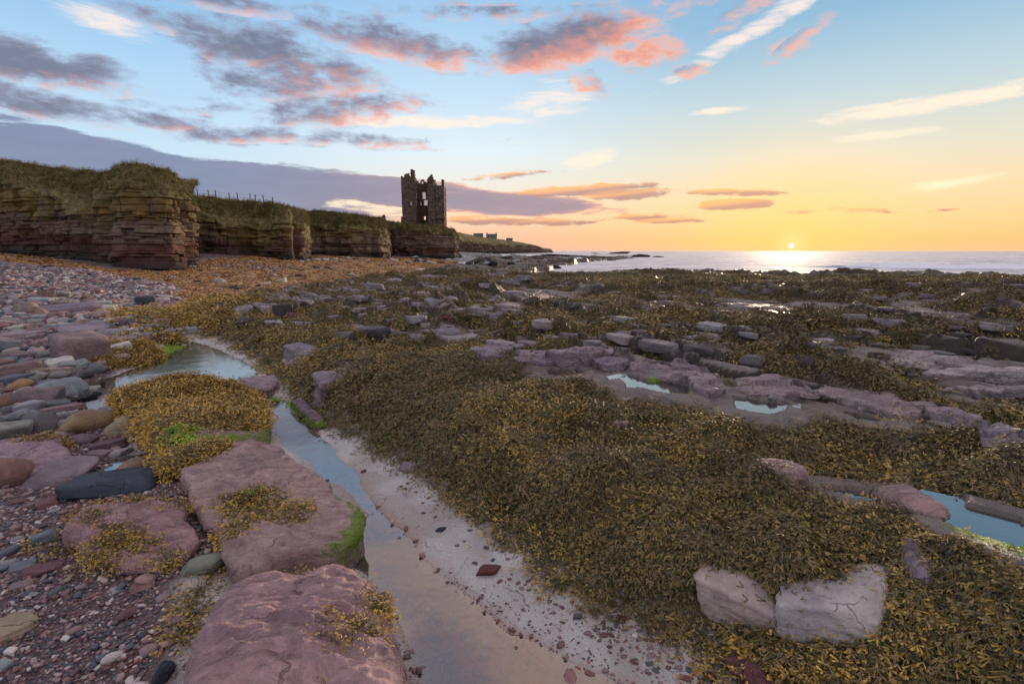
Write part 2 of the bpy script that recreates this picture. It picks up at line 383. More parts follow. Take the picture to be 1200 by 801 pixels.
    bn = N.node('ShaderNodeBump'); bn.inputs['Strength'].default_value = .12; bn.inputs['Distance'].default_value = .02
    N.put(bn.inputs['Height'], N.noise(P, 4, 3, .5)); N.l.new(bn.outputs[0], glossy.inputs['Normal']); N.l.new(bn.outputs[0], fr.inputs['Normal'])
    mx = N.node('ShaderNodeMixShader')
    N.put(mx.inputs[0], N.math('ADD', N.math('MULTIPLY', fr.outputs[0], 1.35), .22, clamp=True)); N.l.new(trans.outputs[0], mx.inputs[1]); N.l.new(glossy.outputs[0], mx.inputs[2])
    N.l.new(mx.outputs[0], N.out.inputs[0]); N.n.remove(b); M['water'] = m
    # sea
    m, N = new_mat('sea_water'); P = pos(N)
    w1 = N.noise(N.vmath('MULTIPLY', P, (.10, .30, 1)), 1.0, 6, .6, .5); w2 = N.noise(N.vmath('MULTIPLY', P, (.6, 1.5, 1)), 1.0, 5, .65)
    foam = N.attr('foam')[2]
    fm = N.mapr(N.math('ADD', foam, N.math('MULTIPLY', N.math('SUBTRACT', w2, .5), 1.2)), .45, .75)
    N.b.inputs['Metallic'].default_value = .06; col = N.mix(N.mapr(N.math('ADD', N.math('MULTIPLY', w2, .6), N.math('MULTIPLY', w1, .4)), .38, .62), L(176,176,184), L(244,238,232)); col = N.mix(fm, col, L(246,246,248))
    fin(N, col, N.math('ADD', .75, N.math('MULTIPLY', fm, .2)), N.math('ADD', N.math('MULTIPLY', w1, 1.6), N.math('MULTIPLY', w2, .5)), .5, .14, spec=.06); M['sea'] = m
    # cliffs
    m, N = new_mat('cliff_rock'); P = pos(N); A = lambda k: N.attr(k)[2]
    lay = A('layer')
    rc = N.ramp(lay, [(0, L(88,70,62)), (.2, L(122,100,86)), (.4, L(104,76,68)), (.55, L(140,120,104)), (.75, L(94,74,66)), (1, L(130,106,88))])
    rc = N.mix(N.math('MULTIPLY', A('red'), .7), rc, L(112,56,50))
    n1 = N.noise(P, 1.2, 7, .7); n2 = N.noise(P, 6, 6, .7)
    rc = N.mix(N.mapr(n2, .4, .65, 0, .5), rc, N.mix(1, rc, (1.5, 1.45, 1.35, 1), 'MULTIPLY'))
    rc = N.mix(N.mapr(n1, .55, .4, 0, .6), rc, N.mix(1, rc, (.45, .43, .42, 1), 'MULTIPLY'))
    lic = N.mapr(N.math('ADD', A('lichen'), N.math('MULTIPLY', N.math('SUBTRACT', N.noise(P, 1.6, 7, .7), .5), 2.6)), .28, .8)
    rc = N.mix(N.math('MULTIPLY', lic, .8), rc, N.mix(n2, L(150,112,24), L(196,150,40)))
    ol = N.mapr(N.math('ADD', N.math('MULTIPLY', A('lichen'), .35), N.noise(P, .7, 7, .75)), .5, .72, 0, .75)
    rc = N.mix(ol, rc, N.mix(n2, L(84,76,44), L(136,116,70)))
    rc = N.mix(A('wet'), rc, L(48,41,37))
    gg = N.mix(N.mapr(N.noise(P, 2.2, 7, .75), .35, .65), L(80,74,40), L(150,134,78))
    gg = N.mix(N.mapr(N.noise(P, .5, 5, .6), .5, .68, 0, .7), gg, L(94,74,48))
    gm = N.mapr(N.math('ADD', A('grass'), N.math('MULTIPLY', N.math('SUBTRACT', n1, .5), 1.6)), .4, .7)
    c = N.mix(gm, rc, gg)
    hh = N.math('ADD', N.math('MULTIPLY', n2, 1.0), N.noise(P, 24, 5, .7))
    fin(N, c, .85, hh, .8, .12); M['cliff'] = m
    m, N = new_mat('rough_grass'); rnd = N.node('ShaderNodeObjectInfo').outputs['Random']
    fin(N, N.ramp(rnd, [(0, L(78,72,36)), (.5, L(122,110,58)), (1, L(160,140,86))]), .8); M['grass'] = m
    m, N = new_mat('castle_stone'); P = pos(N)
    br = N.node('ShaderNodeTexVoronoi'); br.inputs['Scale'].default_value = 2.2; N.put(br.inputs['Vector'], N.vmath('MULTIPLY', P, (1, 1, 2.0)))
    n = N.noise(P, 1.1, 6, .7)
    c = N.mix(N.mapr(n, .35, .65), L(70,56,48), L(120,100,84))
    c = N.mix(.45, c, N.mix(N.sep(br.outputs['Color'])[0], L(60,48,42), L(126,104,88)))
    fin(N, c, .9, N.math('ADD', br.outputs['Distance'], n), .8, .15); M['castle'] = m
    m, N = new_mat('weathered_wood'); fin(N, N.mix(N.noise(pos(N), 8, 4), L(70,60,52), L(110,98,86)), .8); M['wood'] = m
    m, N = new_mat('fence_wire'); fin(N, L(90,88,86), .5); N.b.inputs['Metallic'].default_value = .8; M['wire'] = m
    m, N = new_mat('harled_wall'); fin(N, N.mix(N.noise(pos(N), 2, 4), L(120,112,106), L(150,142,134)), .9); M['harl'] = m
    m, N = new_mat('slate_roof'); fin(N, N.mix(N.noise(pos(N), 3, 4), L(70,70,78), L(92,92,100)), .6); M['slate'] = m
    m, N = new_mat('sea_foam'); n = N.noise(pos(N), 12, 5, .7); fin(N, N.mix(n, L(220,222,226), L(246,246,248)), .6, n, .6, .05); M['foam'] = m
    return M
M = make_mats()
# ------------------------------------------------------------------ the shore: one sheet of ground, fine near and coarse far
NR, NC = 840, 780
rr = np.concatenate([np.geomspace(.8, 160, NR-60), np.geomspace(162, 3500, 60)])
aa = np.radians(np.linspace(-63, 63, NC))
X = rr[:, None]*np.sin(aa)[None]; Y = rr[:, None]*np.cos(aa)[None]
UX, UY = .65, -.76; VX, VY = .76, .65         # strike of the beds and the way they step
U = X*UX+Y*UY; V = X*VX+Y*VY
B = base(X, Y)
def P0(pts, dz=0.0): return polyb(pts, dz)
CHANNEL = polyz([(308,470),(330,470),(356,492),(386,526),(418,560),(440,592),(468,620),(500,656),(538,700),(592,736),(650,768),(715,804),(800,840),(480,860),(484,790),(470,735),(445,690),(405,660),(380,655),(425,625),(432,603),(405,575),(365,545),(335,522),(318,500)])
UPPER = polyz([(84,480),(108,452),(150,434),(184,424),(204,412),(226,400),(250,408),(280,421),(306,434),(285,446),(240,447),(200,452),(160,458),(130,478)])
SMALLP = polyz([(115,560),(150,535),(185,530),(190,548),(150,556)])
PLAT_PX = [(205,378),(232,388),(262,402),(298,418),(330,446),(352,468),(378,490),(420,510),(452,533),(492,556),(540,590),(580,618),(622,652),(664,684),(700,702),(742,730),(790,750),(838,772),(880,800),(930,842)]
edge = polyb(PLAT_PX)
PLAT = edge + [np.array(p) for p in ((2.2, .4), (30, 0), (140, 60), (600, 2500), (-400, 2500))] + polyb([(560,303),(545,313),(470,327),(400,338),(330,351),(262,362),(210,366)])
COAST_W = polyz([(612,319.8),(650,317.2),(652,313.5),(640,312),(677,309.4),(678,307.4),(700,306.4),(728,303.8),(744,302.8),(742,299.4),(705,297.8),(696,295.6)], SEA)
SEAPOLY = COAST_W + [np.array(p) for p in ((600, 3400), (3400, 3000), (3400, 60))] + polyz([(1290,329),(1200,325.5),(1100,325),(960,324),(880,321.5),(830,318.5),(790,319.5),(754,319.6),(727,319.6),(690,322),(650,324),(624,322.6)], SEA)
d_ch = np.maximum(np.maximum(sdf(X, Y, CHANNEL, 2), sdf(X, Y, UPPER, 2)), sdf(X, Y, SMALLP, .6))
wob = .10*fbm(X*1.7, Y*1.7, 4, 5)+.10*fbm(X*.5, Y*.5, 3, 6)
d_pl = sdf(X, Y, PLAT, 40)+wob-.10
d_sea = sdf(X, Y, SEAPOLY, 60)+np.minimum(rr[:, None]*.02, 2.5)*fbm(X*.25, Y*.25, 5, 9)+.35*fbm(X*.9, Y*.9, 3, 10)

# low ground: channel bed, sand, gravel
d_cw = d_ch + .05*fbm(X*4, Y*4, 4, 11)
low = np.where(d_cw > 0, -.012-.11*sst(d_cw, 0, .4), np.minimum(.13*(-d_cw), .085)) + .006*fbm(X*9, Y*9, 3, 12)
low = low + B
left = sst(X+.25*Y, .2, -3.5)
low = low + left*(.05*fbm(X*.8, Y*.8, 4, 13)+.03)*sst(-d_cw, 0, .5)
farz = sst(Y, 14, 60)
low = low + farz*.25*fbm(X*.12, Y*.12, 4, 14)

# ledges: each bed is a bare scarp towards the channel and a top dipping gently away
brk = [2.9]
rg = np.random.default_rng(3)
while brk[-1] < 120: brk.append(brk[-1]+rg.uniform(.75, 1.35)*(.9+brk[-1]*.045))
brk = np.array(brk); amp = rg.uniform(.13, .32, len(brk))*(1+brk*.018)
Vw = V+.45*fbm(U*.22, V*.35, 3, 20)+.14*fbm(U*.9, V*.9, 3, 21)
k = np.clip(np.searchsorted(brk, Vw.ravel())-1, 0, len(brk)-2).reshape(Vw.shape)
t = (Vw-brk[k])/(brk[k+1]-brk[k]); sp_ = brk[k+1]-brk[k]
along = .55+.75*fbm(U*.16+k*7.3, k*1.7+V*.05, 3, 22)
A_ = amp[k]*np.clip(along, .15, 1.4)
saw = A_*(sst(t*sp_, .0, .10)-.22*t-.78*sst(t, .60, .93))
wl = sst(V, 3.4, 4.6)*sst(d_pl, .0, 1.0)
# blocks between joints across the beds
jl = 1.3+.04*V.clip(0, 40)
uj = U/jl+.5*_h(k, k*0+3, 41)*3+.25*fbm(U*.6, V*.6, 2, 23)
cell = np.floor(uj); fj = np.abs(uj-cell-.5)
blk = (_h(cell, k, 42)-.5)*.09*(1+Y.clip(0, 60)*.02) - .07*sst(fj, .465, .5)
plates = fbm(U*1.1, V*3.2, 4, 24)
f2 = Vw/.46+.35*fbm(U*.5, V*.8, 3, 47); f2 = f2-np.floor(f2)
thin = .075*(sst(f2, 0, .14)-f2)*(.4+1.2*fbm(U*.35, V*.9, 3, 48)).clip(0, 1.2)*(1+Y.clip(0, 40)*.02)
ledge = wl*(saw*1.15+thin+blk+.05*np.round(plates*3+.3*fbm(X*3, Y*3, 2, 39)))
farr = sst(rr, 22, 60)[:, None]
rough = .02*fbm(X*6, Y*6, 4, 25)+.05*wl*fbm(U*2.2, V*4.5, 4, 28)*sst(Y, 2, 6)+.05*farr*fbm(X*1.2, Y*1.2, 4, 26)*2+farr*.30*fbm(U*.16, V*.55, 5, 27)+farr*.16*np.abs(fbm(X*.5, Y*.35, 4, 29))
mound = np.abs(fbm(X*.95+.3*fbm(X, Y, 2, 30), Y*.95, 3, 31))
rise = .27*sst(d_pl, -.08, .34)+.05*sst(d_pl, .5, 2.5)

# how much of it the wrack covers
bare = sdf(X, Y, polyb([(300,372),(335,350),(470,325),(600,314),(735,330),(650,395),(600,412),(470,420),(400,398)]), 6)
kn = fbm(U*.2, V*1.3, 4, 33)+.55*fbm(X*1.6, Y*1.6, 3, 34)
cover = sst(kn, -.20, .02)
cover = np.maximum(cover, sst(V+.6*fbm(X*.6, Y*.6, 3, 35), 4.35, 3.7))
cb = sst(kn, -.02, .22)
cover = cover*(1-sst(bare, -.5, .8))+cb*sst(bare, -.5, .8)
sb = sst(fbm(U*.10+k*5.3, k*2.3+V*.05, 3, 43), .06, .42)*sst(V, 4.0, 5.2)
cover = np.maximum(cover, .8*sst(t, .55, .75)*sst(V, 4, 5))*(1-sb*(1-sst(t+.16*fbm(U*1.2, V*1.2, 3, 44), .20, .40)))
steep = sst(t*sp_, .14, .02)*wl*sst(A_, .06, .14)
cover = cover*(1-.5*steep*sst(V, 4, 6))
cover = np.where(Y > 28, np.maximum(cover, .9*sst(fbm(U*.5, V*1.6, 4, 37), -.35, .0)), cover)
cover = cover*sst(d_pl, -.19, -.11)
KOV = cover.copy()
lump = .05*fbm(X*.55, Y*.55, 3, 38)*sst(d_pl, .2, .9)
pl = rise+ledge*1.15+rough+lump
pl = pl+cover*(.055+.42*(.26-mound)*sst(d_pl, .1, .8)*sst(V, 14, 3)+.24*(.22-np.abs(fbm(X*2.1+.3*fbm(X*3, Y*3, 2, 45), Y*2.1, 2, 36))))
Z = low*(1-sst(d_pl, -.12, .06)) + (B+.02+pl)*sst(d_pl, -.12, .06)
Z = np.where(d_pl > -.12, np.maximum(Z, low-.02), Z)

# pools lying on the platform: (outline in the picture, height above the lie of the shore)
POOLS = [
 ('tide_pool', [(620,352),(628,345),(636,341),(646,345),(660,349),(684,354),(690,362),(668,361),(640,361),(612,364),(596,364),(606,359),(632,357)], .06),
 ('tide_pool', [(722,443),(735,440),(760,447),(790,448),(812,454),(806,463),(780,462),(752,456),(735,456)], .20),
 ('tide_pool', [(858,467),(880,468),(905,473),(926,474),(918,483),(900,487),(880,484),(862,480)], .20),
 ('tide_pool', [(1078,590),(1100,584),(1130,592),(1160,600),(1215,616),(1260,640),(1230,650),(1185,642),(1145,628),(1112,616),(1090,604)], .22),
 ('tide_pool', [(640,434),(664,433),(690,435),(684,440),(660,442),(644,441)], .20),
 ('tide_pool', [(985,486),(1012,487),(1036,492),(1030,498),(1005,495)], .20),
 ('tide_pool', [(960,572),(1000,575),(1035,583),(1030,590),(1000,585),(965,578)], .22),
]
g = random.Random(11)
for (px, py, w, h) in [(905,364,40,4),(960,362,60,4),(1010,376,60,6),(885,377,34,5),(930,381,40,5),(1075,394,40,4),(990,352,34,3),(860,356,34,3),(1035,356,40,3),(1110,372,40,3),(1165,352,30,3),(940,340,24,3),(770,352,30,3),(1180,384,40,4),(880,391,30,3),(1040,338,30,2.4),(1120,340,26,2.4),(812,372,30,3),(1140,432,70,5),(1165,447,60,5),(1070,425,60,5),(1175,474,50,6)]:
    POOLS.append(('tide_pool', [(px+w*.75*math.cos(q)*(1+.3*g.uniform(-1, 1)), py+h*.7*math.sin(q)*(1+.25*g.uniform(-1, 1))+.10*w*.8*math.cos(q)) for q in np.linspace(0, 2*math.pi, 15)[:-1]], .07 if py < 400 else .18))
pool_objs = []
GREENP = np.full(X.shape, -9.0)
for i, (nm, px, dz) in enumerate(POOLS):
    c = np.mean([on_base(a, b, dz) for a, b in px], 0)
    lev = float(base(c[0], c[1]))+dz
    ins_ = sdf(X, Y, polyz(px, lev), .5) > -.25
    if ins_.any(): lev = .3*lev+.7*float(np.percentile(Z[ins_], 50))
    lev += {1: .04, 2: .05, 3: .07}.get(i, 0)
    poly = polyz(px, lev)
    m = 3.2
    d = sdf(X, Y, poly, m)
    j = d + np.minimum(.02*rr[:, None], .3)*.5*fbm(X*3, Y*3, 4, 50+i)
    rw = float(np.clip(.06*math.hypot(c[0], c[1]), .22, .7))
    on = d > -m+.01
    Zb = np.where(j > 0, lev-.015-.10*sst(j, 0, .25), np.minimum(np.maximum(Z, np.where(d_pl > -.05, lev+.02-.35*np.maximum(0, -j-.12), -9)), lev+.025+.05*(-j)+.9*sst(-j, rw, rw*2+.4)+.6*np.maximum(rough, -.02)+.7*np.maximum(wl*thin, -.03)))
    Z = np.where(on, Zb, Z)
    KOV = np.where(on, KOV*sst(j, -rw*.45, -rw*.95), KOV)
    if i in (1, 2, 3): GREENP = np.where(on, np.maximum(GREENP, j), GREENP)
    pool_objs.append((poly, lev))
# rocks and clumps placed later keep the wrack off themselves
Z = np.where(d_sea > 0, np.minimum(Z, SEA-.05-.12*np.minimum(d_sea, 12)), Z)
Z = np.where((d_sea <= 0) & (d_sea > -6), np.maximum(Z, SEA+.05), Z)
KOV = KOV*sst(d_sea, -.2, -1.0)

# zones
inl = sst(-d_pl, -.03, .05)
Z_strand = np.maximum(sdf(X, Y, polyb([(-80,292),(0,299),(60,304),(118,317),(200,321),(215,312),(250,304),(300,301),(372,300),(486,303),(560,309),(545,313),(470,327),(400,338),(330,351),(262,362),(222,360),(203,350),(206,338),(170,331),(90,318),(0,309),(-80,306)]), 4), -4)+.5*fbm(X*.5, Y*.5, 4, 60)
Z_shing = sdf(X, Y, polyb([(-150,312),(0,309),(90,318),(170,331),(206,338),(203,350),(222,360),(180,368),(130,362),(60,356),(0,352),(-150,360)]), 4)+.4*fbm(X*.6, Y*.6, 4, 61)
Z_cobb = sdf(X, Y, polyb([(215,305),(250,302),(360,301),(480,304),(470,312),(380,314),(300,318),(250,313)]), 4)+.8*fbm(X*.3, Y*.3, 4, 62)
stone_left = sdf(X, Y, polyb([(-160,356),(0,352),(130,362),(205,378),(232,388),(200,402),(150,428),(110,460),(100,480),(150,520),(130,560),(240,560),(290,660),(215,700),(205,860),(-300,860)]), 4)
a_strand = sst(Z_strand, -.1, .25)*inl*sst(X, 0, -4)
a_shing = np.maximum(sst(Z_shing, -.2, .2), sst(Z_cobb, -.3, .3)*.3)*inl
a_gravel = sst(stone_left, -.05, .12)*inl
a_gravel = np.maximum(a_gravel, sst(X, -.2, -2)*inl*(1-a_shing)*(1-a_strand)*sst(Y, 9, 13)*.9)
sandp = .35*fbm(X*2.2, Y*2.2, 4, 63)
a_sand = inl*(1-a_gravel)*sst(Y, 14, 10)
greens = [polyz(p, z) for p, z in (([(208,404),(222,402),(228,410),(214,425),(190,428),(196,414)], .03), ([(252,438),(300,434),(302,441),(262,447)], .03), ([(215,407),(240,400),(300,428),(290,436),(262,428)], .03), ([(348,468),(378,486),(372,500),(350,484)], .05), ([(290,455),(345,466),(352,474),(320,468)], .05))]
a_green = np.zeros(X.shape)
for i, p in enumerate(greens): a_green = np.maximum(a_green, sst(sdf(X, Y, p, 1)+.10*fbm(X*4, Y*4, 4, 70), -.02, .08)*(.5 if i == 2 else 1))
a_green = np.maximum(a_green, sst(GREENP, -.12, -.02)*sst(fbm(X*2.3, Y*2.3, 3, 71), .05, .3)*sst(GREENP, .12, .0))
a_weed = sst(KOV, .25, .75)
Z = Z + .012*a_shing*fbm(X*5, Y*5, 3, 72) + a_gravel*.010*fbm(X*24, Y*24, 2, 73)
Z = Z + a_strand*.05*fbm(X*1.6, Y*1.6, 4, 74)*sst(Y, 10, 14)
bed = sst(d_cw, -.10, .10)*sst(X*.65-Y*.76, -5.2, -3.0)

def ground_z(x, y):
    r = np.hypot(x, y); a = np.arctan2(x, y)
    fi = np.interp(r, rr, np.arange(NR)); fj = (a-aa[0])/(aa[-1]-aa[0])*(NC-1)
    i = np.clip(fi.astype(int), 0, NR-2); j = np.clip(np.asarray(fj).astype(int), 0, NC-2)
    fi = np.clip(fi-i, 0, 1); fj = np.clip(fj-j, 0, 1)
    return (Z[i, j]*(1-fi)*(1-fj)+Z[i+1, j]*fi*(1-fj)+Z[i, j+1]*(1-fi)*fj+Z[i+1, j+1]*fi*fj)
def gz(x, y): return float(ground_z(np.array([x]), np.array([y]))[0])
def on_ground(px, py):
    d = pix_dir(px, py); ts = np.geomspace(.9, 400, 4000)
    pz = H+d[2]*ts-ground_z(d[0]*ts, d[1]*ts)
    k = np.argmax(pz < 0)
    if pz[k] >= 0: k = len(ts)-1
    return np.array([d[0]*ts[k], d[1]*ts[k], H+d[2]*ts[k]])

# normals of the whole sheet
VV = np.stack([X, Y, Z], -1)
dr = np.gradient(VV, axis=0); da = np.gradient(VV, axis=1)
NN = np.cross(da, dr); NN /= np.linalg.norm(NN, axis=-1, keepdims=True)+1e-12
NN *= np.sign(NN[..., 2:3]+1e-9)

def build_ground():
    F = grid_faces(NR, NC)
    fa = lambda a: a.ravel()[F].mean(1)
    W = np.stack([fa(1-inl)+.2, fa(a_sand), fa(a_gravel)*1.05, fa(a_shing)*1.02, fa(a_strand)*1.03], 1)
    zone = W.argmax(1); zone[fa(d_sea) > .5] = 5
    names = ['rock_platform', 'sand', 'gravel_beach', 'shingle_beach', 'strandline', 'seabed']
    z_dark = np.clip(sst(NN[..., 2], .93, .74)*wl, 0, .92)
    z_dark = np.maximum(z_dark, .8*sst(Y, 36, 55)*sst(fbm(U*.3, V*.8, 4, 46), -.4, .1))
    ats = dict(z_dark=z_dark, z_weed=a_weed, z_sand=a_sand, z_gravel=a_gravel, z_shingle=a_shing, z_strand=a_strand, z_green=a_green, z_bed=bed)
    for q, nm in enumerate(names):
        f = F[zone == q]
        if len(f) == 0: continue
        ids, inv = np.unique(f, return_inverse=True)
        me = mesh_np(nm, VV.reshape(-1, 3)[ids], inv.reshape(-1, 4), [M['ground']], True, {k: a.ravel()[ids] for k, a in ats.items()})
        me.normals_split_custom_set_from_vertices(NN.reshape(-1, 3)[ids].astype(np.float32))
        link(nm, me, kind='structure')
build_ground()

def build_water():
    def sheet(nm, poly, z, grow=.25):
        P = np.array([p[:2] for p in poly]); c = P.mean(0)
        if grow:
            d = P-c; P = c+d*(1+grow/np.maximum(np.linalg.norm(d, axis=1, keepdims=True), grow))
        me = bpy.data.meshes.new(nm); ar = sum(P[i][0]*P[(i+1) % len(P)][1]-P[(i+1) % len(P)][0]*P[i][1] for i in range(len(P))); me.from_pydata([(a, b, z) for a, b in P], [], [list(range(len(P)))[::1 if ar > 0 else -1]]); me.materials.append(M['water'])
        link(nm, me, kind='structure')
    sheet('tide_pool', polyz([(300,455),(345,462),(400,505),(470,560),(540,610),(640,690),(720,730),(840,810),(900,880),(440,900),(380,700),(370,640),(330,540),(300,500)]), 0.0, 0)
    sheet('tide_pool', polyz([(80,475),(100,455),(205,400),(235,400),(305,432),(305,455),(280,452),(240,455),(150,490),(110,492)]), 0.002, 0)
    sheet('tide_pool', polyz([(105,568),(140,525),(195,522),(200,555),(150,566)]), 0.004, 0)
    for poly, lev in pool_objs: sheet('tide_pool', poly, lev, .10)
    # the sea: sheet of polar cells, with the breaking swell standing up out of it
    r2 = np.concatenate([np.geomspace(30, 120, 260), np.geomspace(122, 9000, 120)]); a2 = np.radians(np.linspace(-30, 66, 700))
    x = r2[:, None]*np.sin(a2)[None]; y = r2[:, None]*np.cos(a2)[None]
    a = on_z(950, 313.6, SEA)[:2]; b = on_z(1260, 315.4, SEA)[:2]
    L_ = np.linalg.norm(b-a); e = (b-a)/L_; nrm = np.array([-e[1], e[0]]); 
    if nrm[1] < 0: nrm = -nrm
    s = (x-a[0])*e[0]+(y-a[1])*e[1]; q = (x-a[0])*nrm[0]+(y-a[1])*nrm[1]
    q = q+.9*fbm(s*.12, s*0, 3, 80)
    hgt = .8*sst(s, -3, 8)*sst(s, L_+8, L_-4)*(.75+.5*fbm(s*.25, s*0+5, 3, 81))
    crest = np.where(q > 0, np.exp(-(q/2.2)**2), np.exp(-(q/.65)**2))
    z = SEA+hgt*crest+.05*fbm(x*.5, y*1.1, 4, 82)*sst(y, 30, 50)
    swell = .10*np.sin((y+.3*x)*.35+2*fbm(x*.03, y*.03, 2, 83))*sst(y, 50, 70)*sst(y, 400, 150); z = z+swell
    foam = 1.15*sst(q, -2.6, -.5)*sst(q, .8, .0)*sst(s, -2, 9)*(.9+.3*fbm(s*.8, q*2, 3, 84))
    foam = np.maximum(foam, .75*sst(q, -9, -2)*sst(q, .2, -.4)*sst(s, 0, 12)*(.55+.9*fbm(s*.35, q*.7, 4, 85)))
    foam = np.maximum(foam, .55*sst(fbm(x*.05, y*.22, 4, 86), .42, .6)*sst(y, 60, 75))
    me = mesh_np('sea', np.stack([x, y, z], -1).reshape(-1, 3), grid_faces(len(r2), len(a2)), [M['sea']], True, {'foam': foam.ravel()})
    link('sea', me, kind='structure')
build_water()
# ------------------------------------------------------------------ cliffs
def smooth_path(pts, n):
    P = np.array(pts, float); d = np.r_[0, np.cumsum(np.linalg.norm(np.diff(P[:, :2], axis=0), axis=1))]
    s = np.linspace(0, d[-1], n)
    Q = np.stack([np.interp(s, d, P[:, k]) for k in range(P.shape[1])], 1)
    ker = np.hanning(max(5, n//40)|1); ker /= ker.sum(); h = len(ker)//2
    Qp = np.pad(Q, ((h, h), (0, 0)), mode='edge')
    return np.stack([np.convolve(Qp[:, k], ker, 'valid') for k in range(Q.shape[1])], 1), s
def cliff(name, pts, n, nz, seed, wall=.62, slope=4.5, back=30, red=0.0, lich=.5, grassk=0.0, layh=.28, relief=1.0, setb=1.0):
    """pts: (x, y, base z, top z) along the foot; a wall of beds below, a grassed slope above, the sward behind"""
    Q, s = smooth_path(pts, n)
    T = np.gradient(Q[:, :2], axis=0); T /= np.linalg.norm(T, axis=1, keepdims=True)+1e-9
    nrm = np.stack([T[:, 1], -T[:, 0]], 1)           # outwards (towards the sea) for a path running left to right
    inw_n = np.tile([.45, -.89], (n, 1))
    t = np.linspace(0, 1, nz)
    S = s[:, None]+0*t[None]; t2 = 0*s[:, None]+t[None]
    wl = np.clip(wall+.26*fbm(s*.16, s*0, 4, seed+9), .25, .95)[:, None]
    hgt = (Q[:, 3]-Q[:, 2])[:, None]
    z = Q[:, 2][:, None]-.4+t2*(hgt+.4)
    # beds of uneven thickness, sagging a little along the face
    zb = z+.25*fbm(S*.05, z*0, 2, seed+1)+.03*S*.3
    edges = [-3.0]; rg = np.random.default_rng(seed)
    while edges[-1] < 30: edges.append(edges[-1]+layh*rg.choice([.4, .7, 1.0, 1.6, 2.4], p=[.25, .25, .25, .15, .1]))
    edges = np.array(edges); k = np.clip(np.searchsorted(edges, zb.ravel())-1, 0, len(edges)-2).reshape(zb.shape)
    fl = (zb-edges[k])/(edges[k+1]-edges[k])
    lay = _h(k, k*0, seed+2)
    jl = .7+1.6*_h(k, k*0+1, seed+3)
    uj = S/jl+_h(k, k*0+2, seed+4)*9+.3*fbm(S*.7, z*.7, 2, seed+5); cell = np.floor(uj); fj = np.abs(uj-cell-.5)
    off = (lay-.5)*.42*(.5+fbm(S*.2+k*3.1, z*0, 2, seed+21).clip(-.4, .8))+(_h(cell, k, seed+6)-.5)*.42 - .11*sst(np.abs(fl-.5), .36, .5)-.14*sst(fj, .44, .5)+.45*fbm(S*.8, z*.8, 4, seed+22)
    butt = 1.3*fbm(S*.11, z*.04, 3, seed+7)+.8*fbm(S*.35, z*.16, 4, seed+8)
    cleft = -1.3*sst(fbm(S*.25, z*.03, 3, seed+12), .22, .5)-.35*sst(np.abs(fbm(S*.5+.2*fbm(z*.6, S*.2, 2, seed+20), z*.05, 2, seed+19)), .06, .0)
    inw = np.where(t2 < wl, -.25+1.1*(t2/wl)-.55*sst(t2, .16, .0)*1.0, 0)*1.0
    inw = np.where(t2 < wl, -.2+.9*(t2/wl), .7+slope*((t2-wl)/(1-wl))**1.25)
    inw = inw+.55*sst(t2, .10, .2)*sst(t2, .34, .22)*(.5+fbm(S*.3, z*0, 2, seed+14))      # worn in above the foot
    gmask = sst(t2, wl-.05, wl+.10)
    soft = .5*fbm(S*.5, z*.9, 4, seed+10)+.5*fbm(S*.16, z*.2, 3, seed+11)
    off = (off*relief+butt+cleft)*(1-gmask)+(soft+.6*butt+cleft*.5)*gmask
    D = inw*setb-off
    Dn = np.minimum(-off, 0)+np.where(-off > 0, -off, 0); Di = inw*setb
    x = Q[:, 0][:, None]-nrm[:, 0][:, None]*Dn-inw_n[:, 0][:, None]*Di; y = Q[:, 1][:, None]-nrm[:, 1][:, None]*Dn-inw_n[:, 1][:, None]*Di
    z = z+gmask*.25*fbm(S*.45, t2*3, 4, seed+13)
    rows = [np.stack([x, y, z], -1)]
    topx, topy, topz = x[:, -1], y[:, -1], z[:, -1]
    a_ = np.array([topx[0]-.7*back, topy[0]+back]); b_ = np.array([topx[-1]-.7*back, topy[-1]+.7*back]); f_ = np.linspace(0, 1, n)[:, None]
    inl_ = a_*(1-f_)+b_*f_-np.stack([topx, topy], 1); inl_ /= np.linalg.norm(inl_, axis=1, keepdims=True)
    for q, (bk, up) in enumerate(((.5, .05), (1.5, .1), (4, .15), (10, .2), (back, .4))):
        rows.append(np.stack([topx+inl_[:, 0]*bk, topy+inl_[:, 1]*bk, topz+up*.3], -1)[:, None])
    VVc = np.concatenate(rows, 1); nzz = VVc.shape[1]
    pad = lambda a, v: np.concatenate([a, np.full((n, nzz-nz), v)], 1)
    grass = pad(sst(t2, wl-.12, wl+.06)+.35*sst(fbm(S*.4, z*.6, 4, seed+15), .1, .5)*sst(t2, .2, .5)+grassk*sst(t2, .1, .3), 1.0)
    lichen = pad(lich*sst(t2, wl-.38, wl-.12)*sst(t2, wl+.28, wl+.05)*(.75+1.1*fbm(S*.13, z*0, 3, seed+16)), 0)
    wet = pad(np.clip(.9*sst(t2, .26, .06)+.3*fbm(S*.4, z, 3, seed+17)*sst(t2, .4, .1), 0, .92), 0)
    redm = pad(red*sst(t2, .34, .26)*sst(t2, .08, .16)+.5*red*sst(fbm(S*.1, z*1.4, 3, seed+18), .2, .5), 0)
    me = mesh_np(name, VVc.reshape(-1, 3), grid_faces(n, nzz)[:, ::-1], [M['cliff']], True,
                 dict(grass=grass.ravel(), lichen=lichen.ravel(), wet=wet.ravel(), red=np.clip(redm, 0, 1).ravel(), layer=pad(lay, .5).ravel()))
    # sharp bedding edges
    me.polygons.foreach_set('use_smooth', np.zeros(len(me.polygons), bool)) if n > 500 else None
    o = link(name, me, kind='structure')
    return VVc, nz, s
